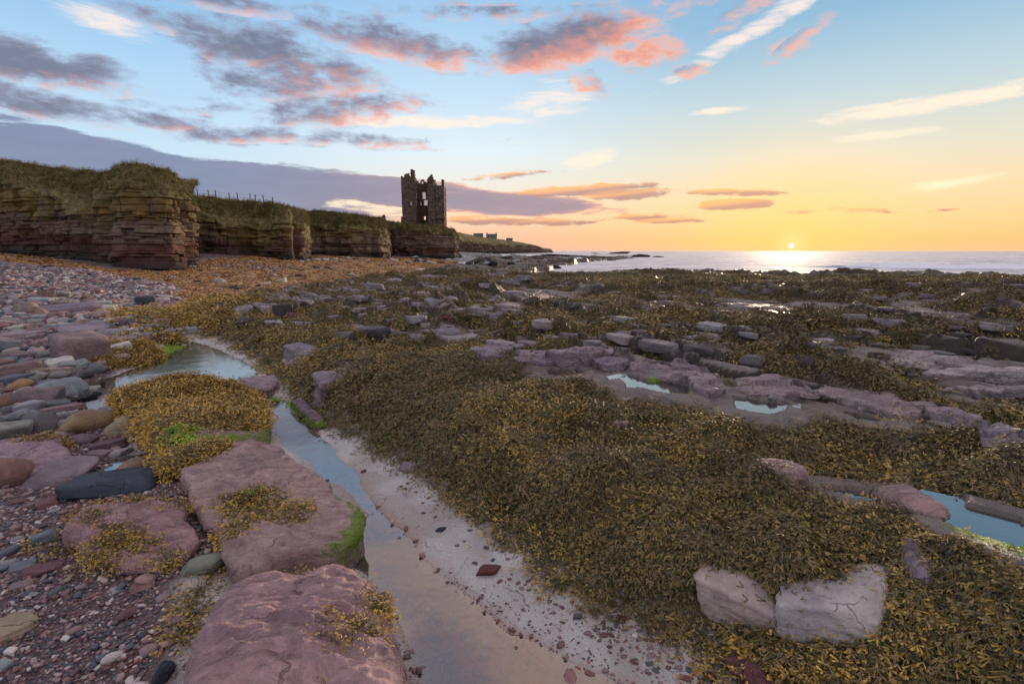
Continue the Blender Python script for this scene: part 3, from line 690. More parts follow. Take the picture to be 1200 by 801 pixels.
def cp(px, pyb, pyt, Yd, dt=0.0):
    b = at_y(px, pyb, Yd); tz = at_y(px, pyt, Yd+dt)[2]
    return (b[0], b[1], b[2], tz)
RIMS = []
RIMS.append(cliff('cliff', [cp(-260,288,182,42,4), cp(-120,292,187,41,4), cp(0,297,189,39,4), cp(55,300,194,37.5,4), cp(95,306,201,36,4), cp(118,312,203,34.5,4), cp(138,318,197,33,4), cp(170,321,195,32,4), cp(200,321,197,31.5,4), cp(219,318,203,32.5,3), cp(228,311,208,36,2), cp(226,305,214,44,0), cp(212,303,222,58,0)], 760, 150, 101, wall=.68, slope=3.4, red=1.0, lich=1.0))
RIMS.append(cliff('cliff', [cp(196,303,226,54,4), cp(215,303,229,58,4), cp(240,302,231,60,4), cp(285,302,235,61,4), cp(322,302,239,60,4), cp(345,302,241,58,4), cp(359,302,246,60,2), cp(362,301,248,68,0), cp(352,300,247,84,0)], 460, 90, 202, wall=.60, slope=3.4, red=.3, lich=.6, layh=.3))
RIMS.append(cliff('cliff', [cp(338,300.5,243,82,4), cp(366,301,247,86,4), cp(400,302,250,86,4), cp(432,302,252,85,4), cp(446,302,255,86,3), cp(455,301.5,257,90,2), cp(452,301,258,104,0)], 380, 80, 303, wall=.66, slope=3.0, red=.1, lich=.7, layh=.35))
RIMS.append(cliff('cliff', [cp(436,301,256,108,3), cp(455,301,258,110,3), cp(474,301,262,107,3), cp(495,301,263,105,3.2), cp(518,301,264,106,3.2), cp(533,300.5,268,109,2.4), cp(538,300,273,116,1), cp(532,299,272,130,0)], 360, 80, 404, wall=.86, slope=1.6, red=.9, lich=.3, layh=.4))
RIMS.append(cliff('headland', [cp(505,297,266,300,30), cp(528,297,269,330,30), cp(548,296.6,273,350,30), cp(575,296.3,278,370,26), cp(600,296,281,385,26), cp(622,295.8,284,395,24), cp(638,295.6,287,402,14), cp(646,295.4,290,420,4), cp(648,295.2,292,450,0)], 300, 70, 505, wall=.55, slope=16, back=300, lich=.1, grassk=.2, layh=1.2, relief=2.5))

# ------------------------------------------------------------------ the ruined tower house on its cliff
def pierced_wall(name, parent, x0, x1, y0, thick, z1, solid, cell=.17, lean=0.0, axis='x', z0=0.0, seed=0):
    """wall of small cells wherever solid(a, z) holds; ragged heads and openings are real holes through the thickness"""
    na = max(2, int(round((x1-x0)/cell))); nz = max(2, int(round((z1-z0)/cell)))
    ca = x0+(np.arange(na)+.5)*(x1-x0)/na; cz = z0+(np.arange(nz)+.5)*(z1-z0)/nz
    S = np.zeros((na+2, nz+2), bool)
    for i in range(na):
        for j in range(nz): S[i+1, j+1] = bool(solid(ca[i], cz[j]))
    vid = {}; V = []; F = []
    def vert(i, j, k):
        key = (i, j, k)
        if key not in vid:
            vid[key] = len(V)
            a = x0+i*(x1-x0)/na; z = z0+j*(z1-z0)/nz
            q = np.array([i*1.0, j*1.0])
            n_ = lambda w: (float(_h(np.array(i), np.array(j), seed+w))-.5)
            yy = y0+k*thick+(n_(1+k)*.10)+lean*z
            co = (a+n_(5)*.08, yy, z+n_(6)*.08)
            V.append(co if axis == 'x' else (co[1], co[0], co[2]))
        return vid[key]
    for i in range(1, na+1):
        for j in range(1, nz+1):
            if not S[i, j]: continue
            a, b = i-1, j-1
            F.append((vert(a, b, 0), vert(a+1, b, 0), vert(a+1, b+1, 0), vert(a, b+1, 0)))
            F.append((vert(a+1, b, 1), vert(a, b, 1), vert(a, b+1, 1), vert(a+1, b+1, 1)))
            if not S[i-1, j]: F.append((vert(a, b, 1), vert(a, b, 0), vert(a, b+1, 0), vert(a, b+1, 1)))
            if not S[i+1, j]: F.append((vert(a+1, b, 0), vert(a+1, b, 1), vert(a+1, b+1, 1), vert(a+1, b+1, 0)))
            if not S[i, j-1]: F.append((vert(a, b, 1), vert(a+1, b, 1), vert(a+1, b, 0), vert(a, b, 0)))
            if not S[i, j+1]: F.append((vert(a, b+1, 0), vert(a+1, b+1, 0), vert(a+1, b+1, 1), vert(a, b+1, 1)))
    if axis == 'y': F = [f[::-1] for f in F]
    me = mesh_np(name, np.array(V), np.array(F), [M['castle']], False)
    return link(name, me, parent)
def castle():
    org = at_y(496, 262, 110); sc = 110/math.cos(0)/600*1.0
    e = bpy.data.objects.new('castle_tower', None); COL.objects.link(e); e.location = (org[0], org[1], org[2]-.5)
    tag(e, 'ruined stone castle tower with broken walls and empty windows on the cliff edge', 'castle')
    K = (110*math.cos(TH)+(1.6-org[2])*math.sin(TH))/600
    xx = lambda c: (440+c/6.675-496)*K           # crop pixels of my reading of the photograph -> metres
    zz = lambda c: (262-(190+c/6.675))*K+.5
    rag = lambda a, s, amp: amp*float(fbm(np.array([a*1.7]), np.array([s*1.0]), 4, 900+s)[0])
    def inb(a, z, r): return xx(r[0]) < a < xx(r[1]) and zz(r[3]) < z < zz(r[2])
    def left_front(a, z):
        c = a/K*6.675+(496-440)*6.675
        top = zz(132) if c < 240 else zz(104) if c < 272 else zz(128) if c < 287 else zz(72) if c < 318 else zz(128)
        if z > top+rag(a, 1, .35): return False
        return not any(inb(a, z, r) for r in ((277,289,314,342), (242,252,208,226), (300,308,215,240)))
    pierced_wall('wall', e, xx(212), xx(318), 0, .9, zz(60), left_front, seed=1)
    pierced_wall('wall', e, .0, 4.2, xx(212)+.05, .8, zz(110), lambda a, z: z < zz(135)-a*.28+rag(a, 2, .6), axis='y', seed=2)
    pierced_wall('wall', e, .9, 4.6, xx(318)-.8, .8, zz(110), lambda a, z: z < zz(132)-a*.15+rag(a, 3, .7), axis='y', seed=3)
    def base_batter(a, z):
        return z < zz(400)-(a-xx(205))*0+rag(a, 4, .2)
    fl = pierced_wall('plinth', e, xx(204), xx(322), -.35, .5, zz(395), lambda a, z: z < zz(425)+rag(a, 4, .5), seed=4)
    def centre(a, z):
        c = a/K*6.675+(496-440)*6.675
        top = zz(158) if c < 338 else zz(134) if c < 366 else zz(152) if c < 395 else zz(140)
        if z > top+rag(a, 5, .3): return False
        return not any(inb(a, z, r) for r in ((352,376,228,282), (364,392,288,334), (343,362,143,166), (357,372,418,446), (398,408,230,262), (332,340,300,330)))
    pierced_wall('wall', e, xx(316), xx(446), 3.6, .8, zz(125), centre, cell=.15, seed=5)
    def prow(a, z):
        c = a/K*6.675+(496-440)*6.675
        top = zz(150-(c-400)*1.2) if c < 440 else zz(104) if c < 448 else zz(104+(c-448)*4)
        return z < top+rag(a, 6, .25)
    pierced_wall('stair_turret', e, xx(408), xx(462), .7, .9, zz(95), prow, seed=6)
    pierced_wall('wall', e, 1.5, 4.6, xx(440), .7, zz(110), lambda a, z: z < zz(125)-a*.35+rag(a, 7, .6), axis='y', seed=7)
    def right_front(a, z):
        c = a/K*6.675+(496-440)*6.675
        top = zz(190) if c < 514 else zz(137)
        if z > top+rag(a, 8, .25): return False
        return not any(inb(a, z, r) for r in ((495,505,328,343), (497,505,238,262)))
    pierced_wall('wall', e, xx(458), xx(536), 1.1, .8, zz(130), right_front, seed=8)
    pierced_wall('wall', e, 1.9, 5.0, xx(536)-.75, .7, zz(130), lambda a, z: z < zz(170)-a*.2+rag(a, 9, .6), axis='y', seed=9)
    pierced_wall('string_course', e, xx(470), xx(541), .8, .4, zz(428), lambda a, z: zz(438) < z < zz(430), seed=10)
    pierced_wall('corbel', e, xx(516), xx(541), .85, .4, zz(350), lambda a, z: zz(378) < z < zz(360), seed=11)
castle()

# ------------------------------------------------------------------ on the cliff tops
def bm_box(bm, c, s, rot=None):
    r = bmesh.ops.create_cube(bm, size=1.0)
    m = Matrix.Translation(c) @ (rot.to_matrix().to_4x4() if rot else Matrix()) @ Matrix.Diagonal((*s, 1))
    bmesh.ops.transform(bm, matrix=m, verts=r['verts']); return r['verts']
def bm_obj(name, bm, mat, parent=None, bevel=0):
    if bevel: bmesh.ops.bevel(bm, geom=list(bm.edges), offset=bevel, segments=1, affect='EDGES', profile=.5)
    me = bpy.data.meshes.new(name); bm.to_mesh(me); bm.free(); me.materials.append(mat); return link(name, me, parent)
def fence():
    e = bpy.data.objects.new('post_fence', None); COL.objects.link(e)
    tag(e, 'thin post and wire fence along the grassy cliff top', 'fence')
    V, nz, s = RIMS[1]
    rim = V[:, nz+1]                                    # a little behind the edge
    dirs = rim[:, 0]/rim[:, 1]*600*.985+600
    pts = []; g = random.Random(5)
    for px in (207, 219, 240, 249, 262, 270, 285, 295, 303, 313, 322, 333):
        i = int(np.argmin(np.abs(dirs-px)+(rim[:, 1] > 66)*900)); p = rim[i]
        hh = 1.35 if px == 240 else g.uniform(.85, 1.05); w = .22 if px == 240 else .10
        bm = bmesh.new(); bm_box(bm, (p[0], p[1], p[2]+hh/2-.25), (w, w, hh+.5), Euler((g.uniform(-.05, .05), g.uniform(-.06, .06), g.uniform(0, 1))))
        bm_obj('post', bm, M['wood'], e, .012); pts.append((p[0], p[1], p[2]+hh*.8))
    for dz in (0, -.35):
        bm = bmesh.new()
        for a, b in zip(pts, pts[1:]):
            a = Vector(a)+Vector((0, 0, dz)); b = Vector(b)+Vector((0, 0, dz)); d = b-a
            bm_box(bm, (a+b)/2, (d.length, .012, .012), d.to_track_quat('X', 'Z').to_euler())
        bm_obj('wire', bm, M['wire'], e)
fence()
def cairn():
    p = at_y(450, 257.6, 100); e = bpy.data.objects.new('stone_pillar', None); COL.objects.link(e); e.location = (p[0], p[1], p[2])
    tag(e, 'small stone pillar standing on the cliff top left of the castle', 'pillar')
    bm = bmesh.new(); bm_box(bm, (0, 0, .0), (.55, .55, 1.5)); bm_obj('shaft', bm, M['castle'], e, .05)
    bm = bmesh.new(); bm_box(bm, (0, 0, .85), (.38, .4, .22)); bm_obj('cap', bm, M['castle'], e, .04)
cairn()
def house(px, py, Y, w, h, label, chim=True):
    V_ = RIMS[4][0][:, RIMS[4][1]]; p = V_[np.argmin(np.abs(V_[:, 0]/V_[:, 1]*591+600-px))]; p = (p[0], p[1]+3, p[2])
    e = bpy.data.objects.new('farmhouse', None); COL.objects.link(e); e.location = tuple(p)
    tag(e, label, 'house'); d = w*.5
    bm = bmesh.new(); bm_box(bm, (0, 0, h*.2), (w, d, h*1.4)); bm_obj('wall', bm, M['harl'], e)
    bm = bmesh.new(); a = w/2+.2; q = d/2+.2; z = h*.9+.02; r = h*1.5
    vs = [bm.verts.new(v) for v in ((-a, -q, z), (a, -q, z), (a, q, z), (-a, q, z), (-a, 0, r), (a, 0, r))]
    for f in ((0, 1, 5, 4), (2, 3, 4, 5), (0, 4, 3), (1, 2, 5), (3, 2, 1, 0)): bm.faces.new([vs[i] for i in f])
    rf = bm_obj('roof', bm, M['slate'], e)
    if chim:
        for sx in (-1, 1):
            bm = bmesh.new(); bm_box(bm, (sx*(w/2-.5), 0, r+.2), (.8, .8, 1.4)); bm_obj('chimney', bm, M['harl'], rf)
    for sx in (-.28, 0, .28):
        bm = bmesh.new(); bm_box(bm, (sx*w, -d/2-.02, h*.45), (.9, .08, 1.2)); bm_obj('window', bm, M['slate'], e)
house(577, 275.2, 400, 8, 2.2, 'low grey farmhouse with two chimneys on the far headland')
house(562, 273.4, 380, 7, 1.6, 'long low farm shed nearest the castle on the far headland', False)
house(597, 279.0, 420, 5, 1.4, 'smallest farm shed, far right of the headland buildings', False)
# ------------------------------------------------------------------ scattered stuff
def scatter(name, P, rot, scl, idx, variants, attrs=None, label=None):
    """uncountable small growth or shingle as ONE object: a point per piece, a piece instanced on each"""
    n = len(P)
    me = bpy.data.meshes.new(name); me.vertices.add(n); me.vertices.foreach_set('co', np.asarray(P, np.float32).ravel())
    me.attributes.new('rot', 'FLOAT_VECTOR', 'POINT').data.foreach_set('vector', np.asarray(rot, np.float32).ravel())
    scl = np.asarray(scl, np.float32)
    if scl.ndim == 1: scl = np.repeat(scl[:, None], 3, 1)
    me.attributes.new('scl', 'FLOAT_VECTOR', 'POINT').data.foreach_set('vector', scl.ravel())
    me.attributes.new('idx', 'INT', 'POINT').data.foreach_set('value', np.asarray(idx, np.int32))
    for k, a in (attrs or {}).items():
        a = np.asarray(a, np.float32)
        if a.ndim == 1: me.attributes.new(k, 'FLOAT', 'POINT').data.foreach_set('value', a)
        else: me.attributes.new(k, 'FLOAT_VECTOR', 'POINT').data.foreach_set('vector', a.ravel())
    o = link(name, me, kind='stuff', label=label)
    c = bpy.data.collections.new(name+' pieces')
    for i, v in enumerate(variants):
        w = bpy.data.objects.new('%s_piece_%02d' % (name, i), v); c.objects.link(w)
    ng = bpy.data.node_groups.new(name, 'GeometryNodeTree')
    ng.interface.new_socket('Geometry', in_out='INPUT', socket_type='NodeSocketGeometry')
    ng.interface.new_socket('Geometry', in_out='OUTPUT', socket_type='NodeSocketGeometry')
    N = ng.nodes; l = ng.links
    gi = N.new('NodeGroupInput'); go = N.new('NodeGroupOutput')
    m2p = N.new('GeometryNodeMeshToPoints'); iop = N.new('GeometryNodeInstanceOnPoints')
    ci = N.new('GeometryNodeCollectionInfo'); ci.inputs['Collection'].default_value = c
    ci.inputs['Separate Children'].default_value = True; ci.inputs['Reset Children'].default_value = True
    def na(k, t):
        q = N.new('GeometryNodeInputNamedAttribute'); q.data_type = t; q.inputs['Name'].default_value = k
        return next(s for s in q.outputs if s.enabled and s.name == 'Attribute')
    e2r = N.new('FunctionNodeEulerToRotation')
    l.new(gi.outputs[0], m2p.inputs['Mesh']); l.new(m2p.outputs[0], iop.inputs['Points'])
    l.new(ci.outputs[0], iop.inputs['Instance']); iop.inputs['Pick Instance'].default_value = True
    l.new(na('idx', 'INT'), iop.inputs['Instance Index']); l.new(na('rot', 'FLOAT_VECTOR'), e2r.inputs[0])
    l.new(e2r.outputs[0], iop.inputs['Rotation']); l.new(na('scl', 'FLOAT_VECTOR'), iop.inputs['Scale'])
    l.new(iop.outputs[0], go.inputs[0])
    o.modifiers.new('scatter', 'NODES').node_group = ng
    return o

def tuft_mesh(seed, n=9, leng=.125, wid=.0086, spread=55, lift=44, mat='weed', fork=True, segs=3):
    """fronds of wrack fanning from one holdfast towards +X, forking, each tip swollen"""
    g = random.Random(seed); V = []; F = []; T = []
    def ribbon(p, d, up, Ln, w0, w1, t0, t1, segs, droop, tw):
        side = d.cross(up).normalized(); q = p.copy(); dd = d.copy(); prev = None
        for i in range(segs+1):
            f = i/segs; w = (w0+(w1-w0)*f)
            s_ = (side*math.cos(tw*f)+up*math.sin(tw*f))
            a = len(V); V.extend([tuple(q-s_*w/2), tuple(q+s_*w/2)]); tt = t0+(t1-t0)*f; T.extend([tt, tt])
            if prev is not None: F.append((prev, prev+1, a+1, a))
            prev = a
            dd = (dd+Vector((0, 0, -droop))).normalized(); q = q+dd*Ln/segs
        return q, dd
    for k in range(n):
        az = R(g.gauss(0, spread)); el = R(g.uniform(.25, 1)*lift)
        d = Vector((math.cos(az)*math.cos(el), math.sin(az)*math.cos(el), math.sin(el)))
        up = Vector((g.uniform(-.6, .6), g.uniform(-.6, .6), 1)).normalized()
        Ln = leng*g.uniform(.65, 1.25); p = Vector((g.uniform(-.025, .025), g.uniform(-.025, .025), 0))
        if not fork:
            q, dd = ribbon(p, d, up, Ln*.55, wid*.6, wid, 0, .5, segs-1, g.uniform(.12, .40), g.uniform(-1, 1))
            ribbon(q, dd, up, Ln*.45, wid, wid*.3, .5, 1, segs-1, .2, 0); continue
        q, dd = ribbon(p, d, up, Ln*.42, wid*.5, wid*.85, 0, .4, 2, g.uniform(.15, .5), g.uniform(-1, 1))
        for sgn in (-1, 1):
            s_ = dd.cross(up).normalized(); d2 = (dd+s_*sgn*g.uniform(.2, .6)+Vector((0, 0, g.uniform(-.3, .3)))).normalized()
            q2, d3 = ribbon(q, d2, up, Ln*g.uniform(.22, .32), wid*.85, wid*.9, .4, .7, 1, g.uniform(-.1, .4), g.uniform(-.8, .8))
            for sg2 in (-1, 1):
                d4 = (d3+d3.cross(up).normalized()*sg2*g.uniform(.25, .8)+Vector((0, 0, g.uniform(-.2, .6)))).normalized()
                ribbon(q2, d4, up, Ln*g.uniform(.16, .26), wid*.8, wid*g.uniform(.9, 1.6), .7, 1.0, 1, .1, g.uniform(-1.2, 1.2))
    me = mesh_np('frond', np.array(V), np.array(F), [M[mat]], True, {'tip': np.array(T)})
    return me
TUFTS = [tuft_mesh(100+i) for i in range(7)]+[tuft_mesh(120+i, 8, .21, .0066, 34, 26) for i in range(3)]

def align_rot(nrm, heading):
    """euler that takes +Z to the normal and +X to the heading laid into the plane"""
    out = np.zeros((len(nrm), 3))
    z = nrm/np.linalg.norm(nrm, axis=1, keepdims=True)
    x = heading-(heading*z).sum(1, keepdims=True)*z; x /= np.linalg.norm(x, axis=1, keepdims=True)+1e-9
    y = np.cross(z, x)
    # matrix columns x,y,z -> XYZ euler
    out[:, 1] = np.arcsin(np.clip(-x[:, 2], -1, 1))
    out[:, 0] = np.arctan2(y[:, 2], z[:, 2]); out[:, 2] = np.arctan2(x[:, 1], x[:, 0])
    return out

EXCL = []                                             # ground plans that the wrack leaves bare: (polygon)
def inside_any(x, y, polys):
    m = np.zeros(x.shape, bool)
    for p in polys: m |= sdf(x, y, p, .3) > .02
    return m

# ------------------------------------------------------------------ rocks
ICO = {}
def ico(sub):
    if sub not in ICO:
        bm = bmesh.new(); bmesh.ops.create_icosphere(bm, subdivisions=sub, radius=1.0)
        V = np.array([v.co[:] for v in bm.verts]); F = np.array([[v.index for v in f.verts] for f in bm.faces]); bm.free()
        V /= np.linalg.norm(V, axis=1, keepdims=True); ICO[sub] = (V, F)
    return ICO[sub]
def n3(P, s, seed, oct=4):
    return (fbm(P[:, 0]*s+P[:, 2]*s*.7, P[:, 1]*s-P[:, 2]*s*.4, oct, seed)+fbm(P[:, 1]*s+31, P[:, 2]*s+P[:, 0]*s*.3, oct, seed+50))*.5
def rock_mesh(name, seed, kind='angular', sub=4, rough=1.0, mat='stone'):
    D, F = ico(sub); g = np.random.default_rng(seed)
    if kind == 'round':
        nb = 9; p = 6; N_ = g.normal(size=(nb, 3)); N_ /= np.linalg.norm(N_, axis=1, keepdims=True); d = g.uniform(.78, 1.0, nb)
        N_ = np.r_[N_, -N_]; d = np.r_[d, d*g.uniform(.9, 1.1, nb)]
    else:
        p = 18 if kind == 'angular' else 34
        ax = np.eye(3)+g.normal(size=(3, 3))*(.16 if kind == 'angular' else .10)
        if kind == 'block': ax = np.eye(3)+g.normal(size=(3, 3))*.07
        ax /= np.linalg.norm(ax, axis=1, keepdims=True)
        N_ = np.r_[ax, -ax]; d = np.r_[g.uniform(.72, .86, 3), g.uniform(.72, .86, 3)]
        if kind != 'block':
            ex = g.normal(size=(6 if kind == 'angular' else 7, 3)); 
            if kind == 'slab': ex[:, 2] *= .25
            ex /= np.linalg.norm(ex, axis=1, keepdims=True); N_ = np.r_[N_, ex]; d = np.r_[d, g.uniform(.78, .98, len(ex))]
    q = np.clip(D@N_.T, 1e-3, None)/d
    r = (q**p).sum(1)**(-1/p)
    P = D*r[:, None]
    lay = np.round(P[:, 2]*4+n3(P, 1.2, seed+2)*1.5)
    r2 = 1+rough*(.08*n3(P, 1.6, seed+1)+.05*n3(P, 5, seed+3)+.03*n3(P, 14, seed+4))
    if kind in ('slab', 'block'): r2 += rough*.035*(_h(lay, lay*0, seed+5)-.5)
    P = P*r2[:, None]
    P /= np.abs(P).max(0)
    return mesh_np(name, P*.5, F, [M[mat]], True)
ROCKS = {k: [rock_mesh('stone', 300+i+{'angular': 0, 'round': 50, 'slab': 100, 'block': 150}[k], k, 4) for i in range(n)] for k, n in (('angular', 9), ('round', 8), ('slab', 9), ('block', 4))}
NEAR = {}
COLS = {k: (min(255, int(v[0]*1.1)), min(255, int(v[1]*1.09)), min(255, int(v[2]*1.04))) for k, v in dict(grey=(148,146,150), pale=(176,172,170), slate=(92,94,100), dark=(62,62,66), pink=(158,132,126), purple=(136,114,114), red=(124,82,78), brown=(138,110,92), tan=(168,140,110), ochre=(174,138,88), green=(126,130,118), blue=(122,130,138)).items()}
def L3(n, j=0.0, g=random):
    c = COLS[n] if isinstance(n, str) else n; m_ = sum(c)/3; c = tuple(v*.74+m_*.26 for v in c); k = 1+g.uniform(-j, j)
    return L(*[min(255, v*k*(1+g.uniform(-j, j)*.4)) for v in c])
PLACED = []
def stone(name, label, cx, cy, w, h, col, kind='angular', rz=None, cat=None, group=None, depth=.75, sink=.28, g=random, tilt=.12, excl=True, mesh=None, thick=None, var=None, wrz=None):
    """one loose stone whose picture is about w x h pixels round (cx, cy)"""
    foot = on_ground(cx, cy+h*.30)
    c = foot[1]*math.cos(TH)+(H-foot[2])*math.sin(TH)
    W = w*c/600; view = math.atan2(H-foot[2], math.hypot(foot[0], foot[1]))
    Dp = W*depth; Hz = max(.16*W, (h*c/600-Dp*math.sin(view)*.8)/max(.35, math.cos(view))) if thick is None else thick*W
    Hz = min(Hz, W*.95)
    me = mesh or (g.choice(ROCKS[kind]) if var is None else ROCKS[kind][var])
    o = link(name, me, None, label, cat or ('boulder' if W > .45 else 'stone'), group, None, None, L3(col, .05, g))
    vx, vy = foot[0], foot[1]; d = math.hypot(vx, vy)
    x = foot[0]+vx/d*Dp*.25; y = foot[1]+vy/d*Dp*.25
    o.location = (x, y, foot[2]+Hz*(.5-sink)); o.scale = (W, Dp, Hz/(1-sink)*.98 if sink else Hz)
    yaw = math.atan2(-vx, vy)
    o.rotation_euler = (g.uniform(-tilt, tilt), g.uniform(-tilt, tilt), yaw+(g.uniform(-.35, .35) if rz is None else rz))
    if wrz is not None: o.rotation_euler.z = wrz; yaw = wrz
    PLACED.append((x, y, max(W, Dp)*.5))
    if excl: EXCL.append([(x+W*.5*math.cos(q)*math.cos(yaw)-Dp*.5*math.sin(q)*math.sin(yaw), y+W*.5*math.cos(q)*math.sin(yaw)+Dp*.5*math.sin(q)*math.cos(yaw)) for q in np.linspace(0, 2*math.pi, 13)[:-1]])
    return o

def slab(name, label, px, ztop, col, cat='boulder', depth=.5, rnd=.10, bulge=.03, rough=.012, tilt=(0, 0), seed=0, green=0.0, mat='slab', rings=44, flare=.10, nseg=220, greenside=None, steps=0.0):
    """a big bedded slab: the outline of its top, laid at its real height, a rounded arris and broken sides down into the beach"""
    P = np.array(polyz(px, ztop)); c = P.mean(0)
    d = np.r_[0, np.cumsum(np.linalg.norm(np.diff(np.r_[P, P[:1]], axis=0), axis=1))]
    s = np.linspace(0, d[-1], nseg+1)[:-1]; Pc = np.r_[P, P[:1]]
    O = np.stack([np.interp(s, d, Pc[:, 0]), np.interp(s, d, Pc[:, 1])], 1)
    kw = 4 if rnd > .05 else 2; ker = np.hanning(2*kw+1); ker /= ker.sum()
    O = np.stack([np.convolve(np.r_[O[-kw:, q], O[:, q], O[:kw, q]], ker, 'valid') for q in (0, 1)], 1)
    O += (.5*(O-c)/np.linalg.norm(O-c, axis=1, keepdims=True))*((.05 if rnd > .05 else .13)*fbm(O[:, 0]*5, O[:, 1]*5, 4, seed))[:, None]
    VVs = []; GR = []
    size = np.linalg.norm(O-c, axis=1).mean()
    fr = np.r_[np.linspace(.02, .8, rings), np.linspace(.84, 1.0, 9)]
    for f in fr:
        q = c+(O-c)*f; edge = (1-f)*np.linalg.norm(O-c, axis=1)
        e = np.clip(edge/rnd, 0, 1); z = ztop-rnd*(1-np.sqrt(1-(1-e)**2))+bulge*(1-f**2)
        z = z+tilt[0]*(q[:, 0]-c[0])+tilt[1]*(q[:, 1]-c[1])
        n = fbm(q[:, 0]*2.2, q[:, 1]*2.2, 4, seed+1)*rough*2.4+fbm(q[:, 0]*9, q[:, 1]*26, 4, seed+2)*rough*.9+fbm(q[:, 0]*25, q[:, 1]*30, 3, seed+4)*rough*.4
        if steps: n = n+steps*np.round(2.2*fbm(q[:, 0]*1.3+q[:, 1]*.8, q[:, 1]*2.6, 3, seed+3)+.3)
        VVs.append(np.stack([q[:, 0], q[:, 1], z+n], 1)); GR.append(np.full(nseg, 0.0)+green*sst(f, .72, 1.0))
    nside = 12
    for f in np.linspace(0, 1, nside+1)[1:]:
        out = (O-c)/np.linalg.norm(O-c, axis=1, keepdims=True)
        ang = np.arange(nseg)/nseg*14
        lay = np.floor(f*5+.6*fbm(ang, ang*0, 2, seed+6))
        rel = flare*f*.6-.035*np.sin(f*math.pi)+.03*(_h(lay, lay*0, seed+7)-.5)+.045*fbm(ang*1.5, f*4+ang*0, 4, seed+8)
        q = O+out*(rel+rnd*.18*f)[:, None]
        zt = ztop-rnd+tilt[0]*(O[:, 0]-c[0])+tilt[1]*(O[:, 1]-c[1])
        VVs.append(np.stack([q[:, 0], q[:, 1], zt-depth*f+.01*fbm(ang*3, f*3+ang*0, 2, seed+9)], 1)); GR.append(np.full(nseg, green*.7*(1-f)))
    A = np.array(VVs); nr = len(A)
    A = np.concatenate([A, A[:, :1]], 1)
    G = np.concatenate([np.array(GR), np.array(GR)[:, :1]], 1)
    if greenside is not None:
        gx, gy = greenside; sidew = sst(((A[..., 0]-c[0])*gx+(A[..., 1]-c[1])*gy)/size, .15, .75); G = G*sidew
    V = A.reshape(-1, 3); F = grid_faces(nr, nseg+1)
    # drop the seam: last column uses the first
    F = F.copy(); last = (F % (nseg+1)) == nseg; F[last] -= nseg
    top = len(V); V = np.r_[V, [[c[0], c[1], ztop+bulge]]]; G = np.r_[G.ravel(), 0]
    tri = np.stack([np.full(nseg, top), np.arange(nseg), (np.arange(nseg)+1) % nseg], 1)
    F4 = np.r_[F[:, ::-1], np.c_[tri, tri[:, :1]]]
    org = np.array([c[0], c[1], ztop-depth])
    me = bpy.data.meshes.new(name); me.from_pydata([tuple(v) for v in (V-org)], [], [tuple(f) if f[0] != f[3] else tuple(f[:3]) for f in F4.tolist()])
    me.polygons.foreach_set('use_smooth', np.ones(len(me.polygons), bool))
    me.attributes.new('green', 'FLOAT', 'POINT').data.foreach_set('value', G.astype(np.float32)); me.materials.append(M[mat])
    bm = bmesh.new(); bm.from_mesh(me); bmesh.ops.recalc_face_normals(bm, faces=bm.faces); bm.to_mesh(me); bm.free()
    o = link(name, me, None, label, cat, None, None, tuple(org), L(col[0], col[1]*.98, col[2]*1.0))
    EXCL.append([tuple(c+(p-c)*.86) for p in O]); o['_top'] = 0; del o['_top']
    SURF[o.name] = (A, c)
    return o
SURF = {}
# ------------------------------------------------------------------ the big slabs of the foreground
big = {}
def clump_on(label, surf, px_poly, ztop, dens=620, scale=.62, seed=0, lift=1.0, kinds=None, name='seaweed_clump'):
    """a patch of wrack growing on a rock (or on the ground when surf is None)"""
    poly = np.array(polyz(px_poly, ztop)); g = np.random.default_rng(seed)
    lo, hi = poly.min(0)-.05, poly.max(0)+.05; n = int(dens*3.2*np.prod(hi-lo))
    x = g.uniform(lo[0], hi[0], n); y = g.uniform(lo[1], hi[1], n)
    d = sdf(x, y, poly, .3)+.05*fbm(x*9, y*9, 3, seed); m = d > 0; x, y, d = x[m], y[m], d[m]
    if surf is not None:
        A, c = SURF[surf]; Q = A.reshape(-1, 3); z = np.empty(len(x)); nr = np.zeros((len(x), 3)); nr[:, 2] = 1
        for i in range(len(x)):
            k = np.argmin((Q[:, 0]-x[i])**2+(Q[:, 1]-y[i])**2); z[i] = Q[k, 2]
        out = np.stack([x-c[0], y-c[1]], 1); nr[:, :2] += .25*out/(np.linalg.norm(out, axis=1, keepdims=True)+1e-6)
    else:
        z = ground_z(x, y); nr = np.tile([0, 0, 1.0], (len(x), 1)); out = np.stack([x-poly[:, 0].mean(), y-poly[:, 1].mean()], 1)
    z = z-.005+lift*.05*sst(d, 0, .15)*g.uniform(.2, 1, len(x))
    a = np.arctan2(out[:, 1], out[:, 0])+g.normal(0, .9, len(x))
    hd = np.stack([np.cos(a), np.sin(a), 0*a], 1); nr = nr+g.normal(0, .22, nr.shape)
    o = scatter(name, np.stack([x, y, z], 1), align_rot(nr, hd), scale*g.uniform(.7, 1.25, len(x)), g.integers(0, 4 if kinds else 7, len(x)), kinds or TUFTS, {'tint': np.clip(.85+.5*fbm(x*5, y*5, 3, seed+1), .2, 1)}, label)
    o['category'] = 'seaweed'
    return o
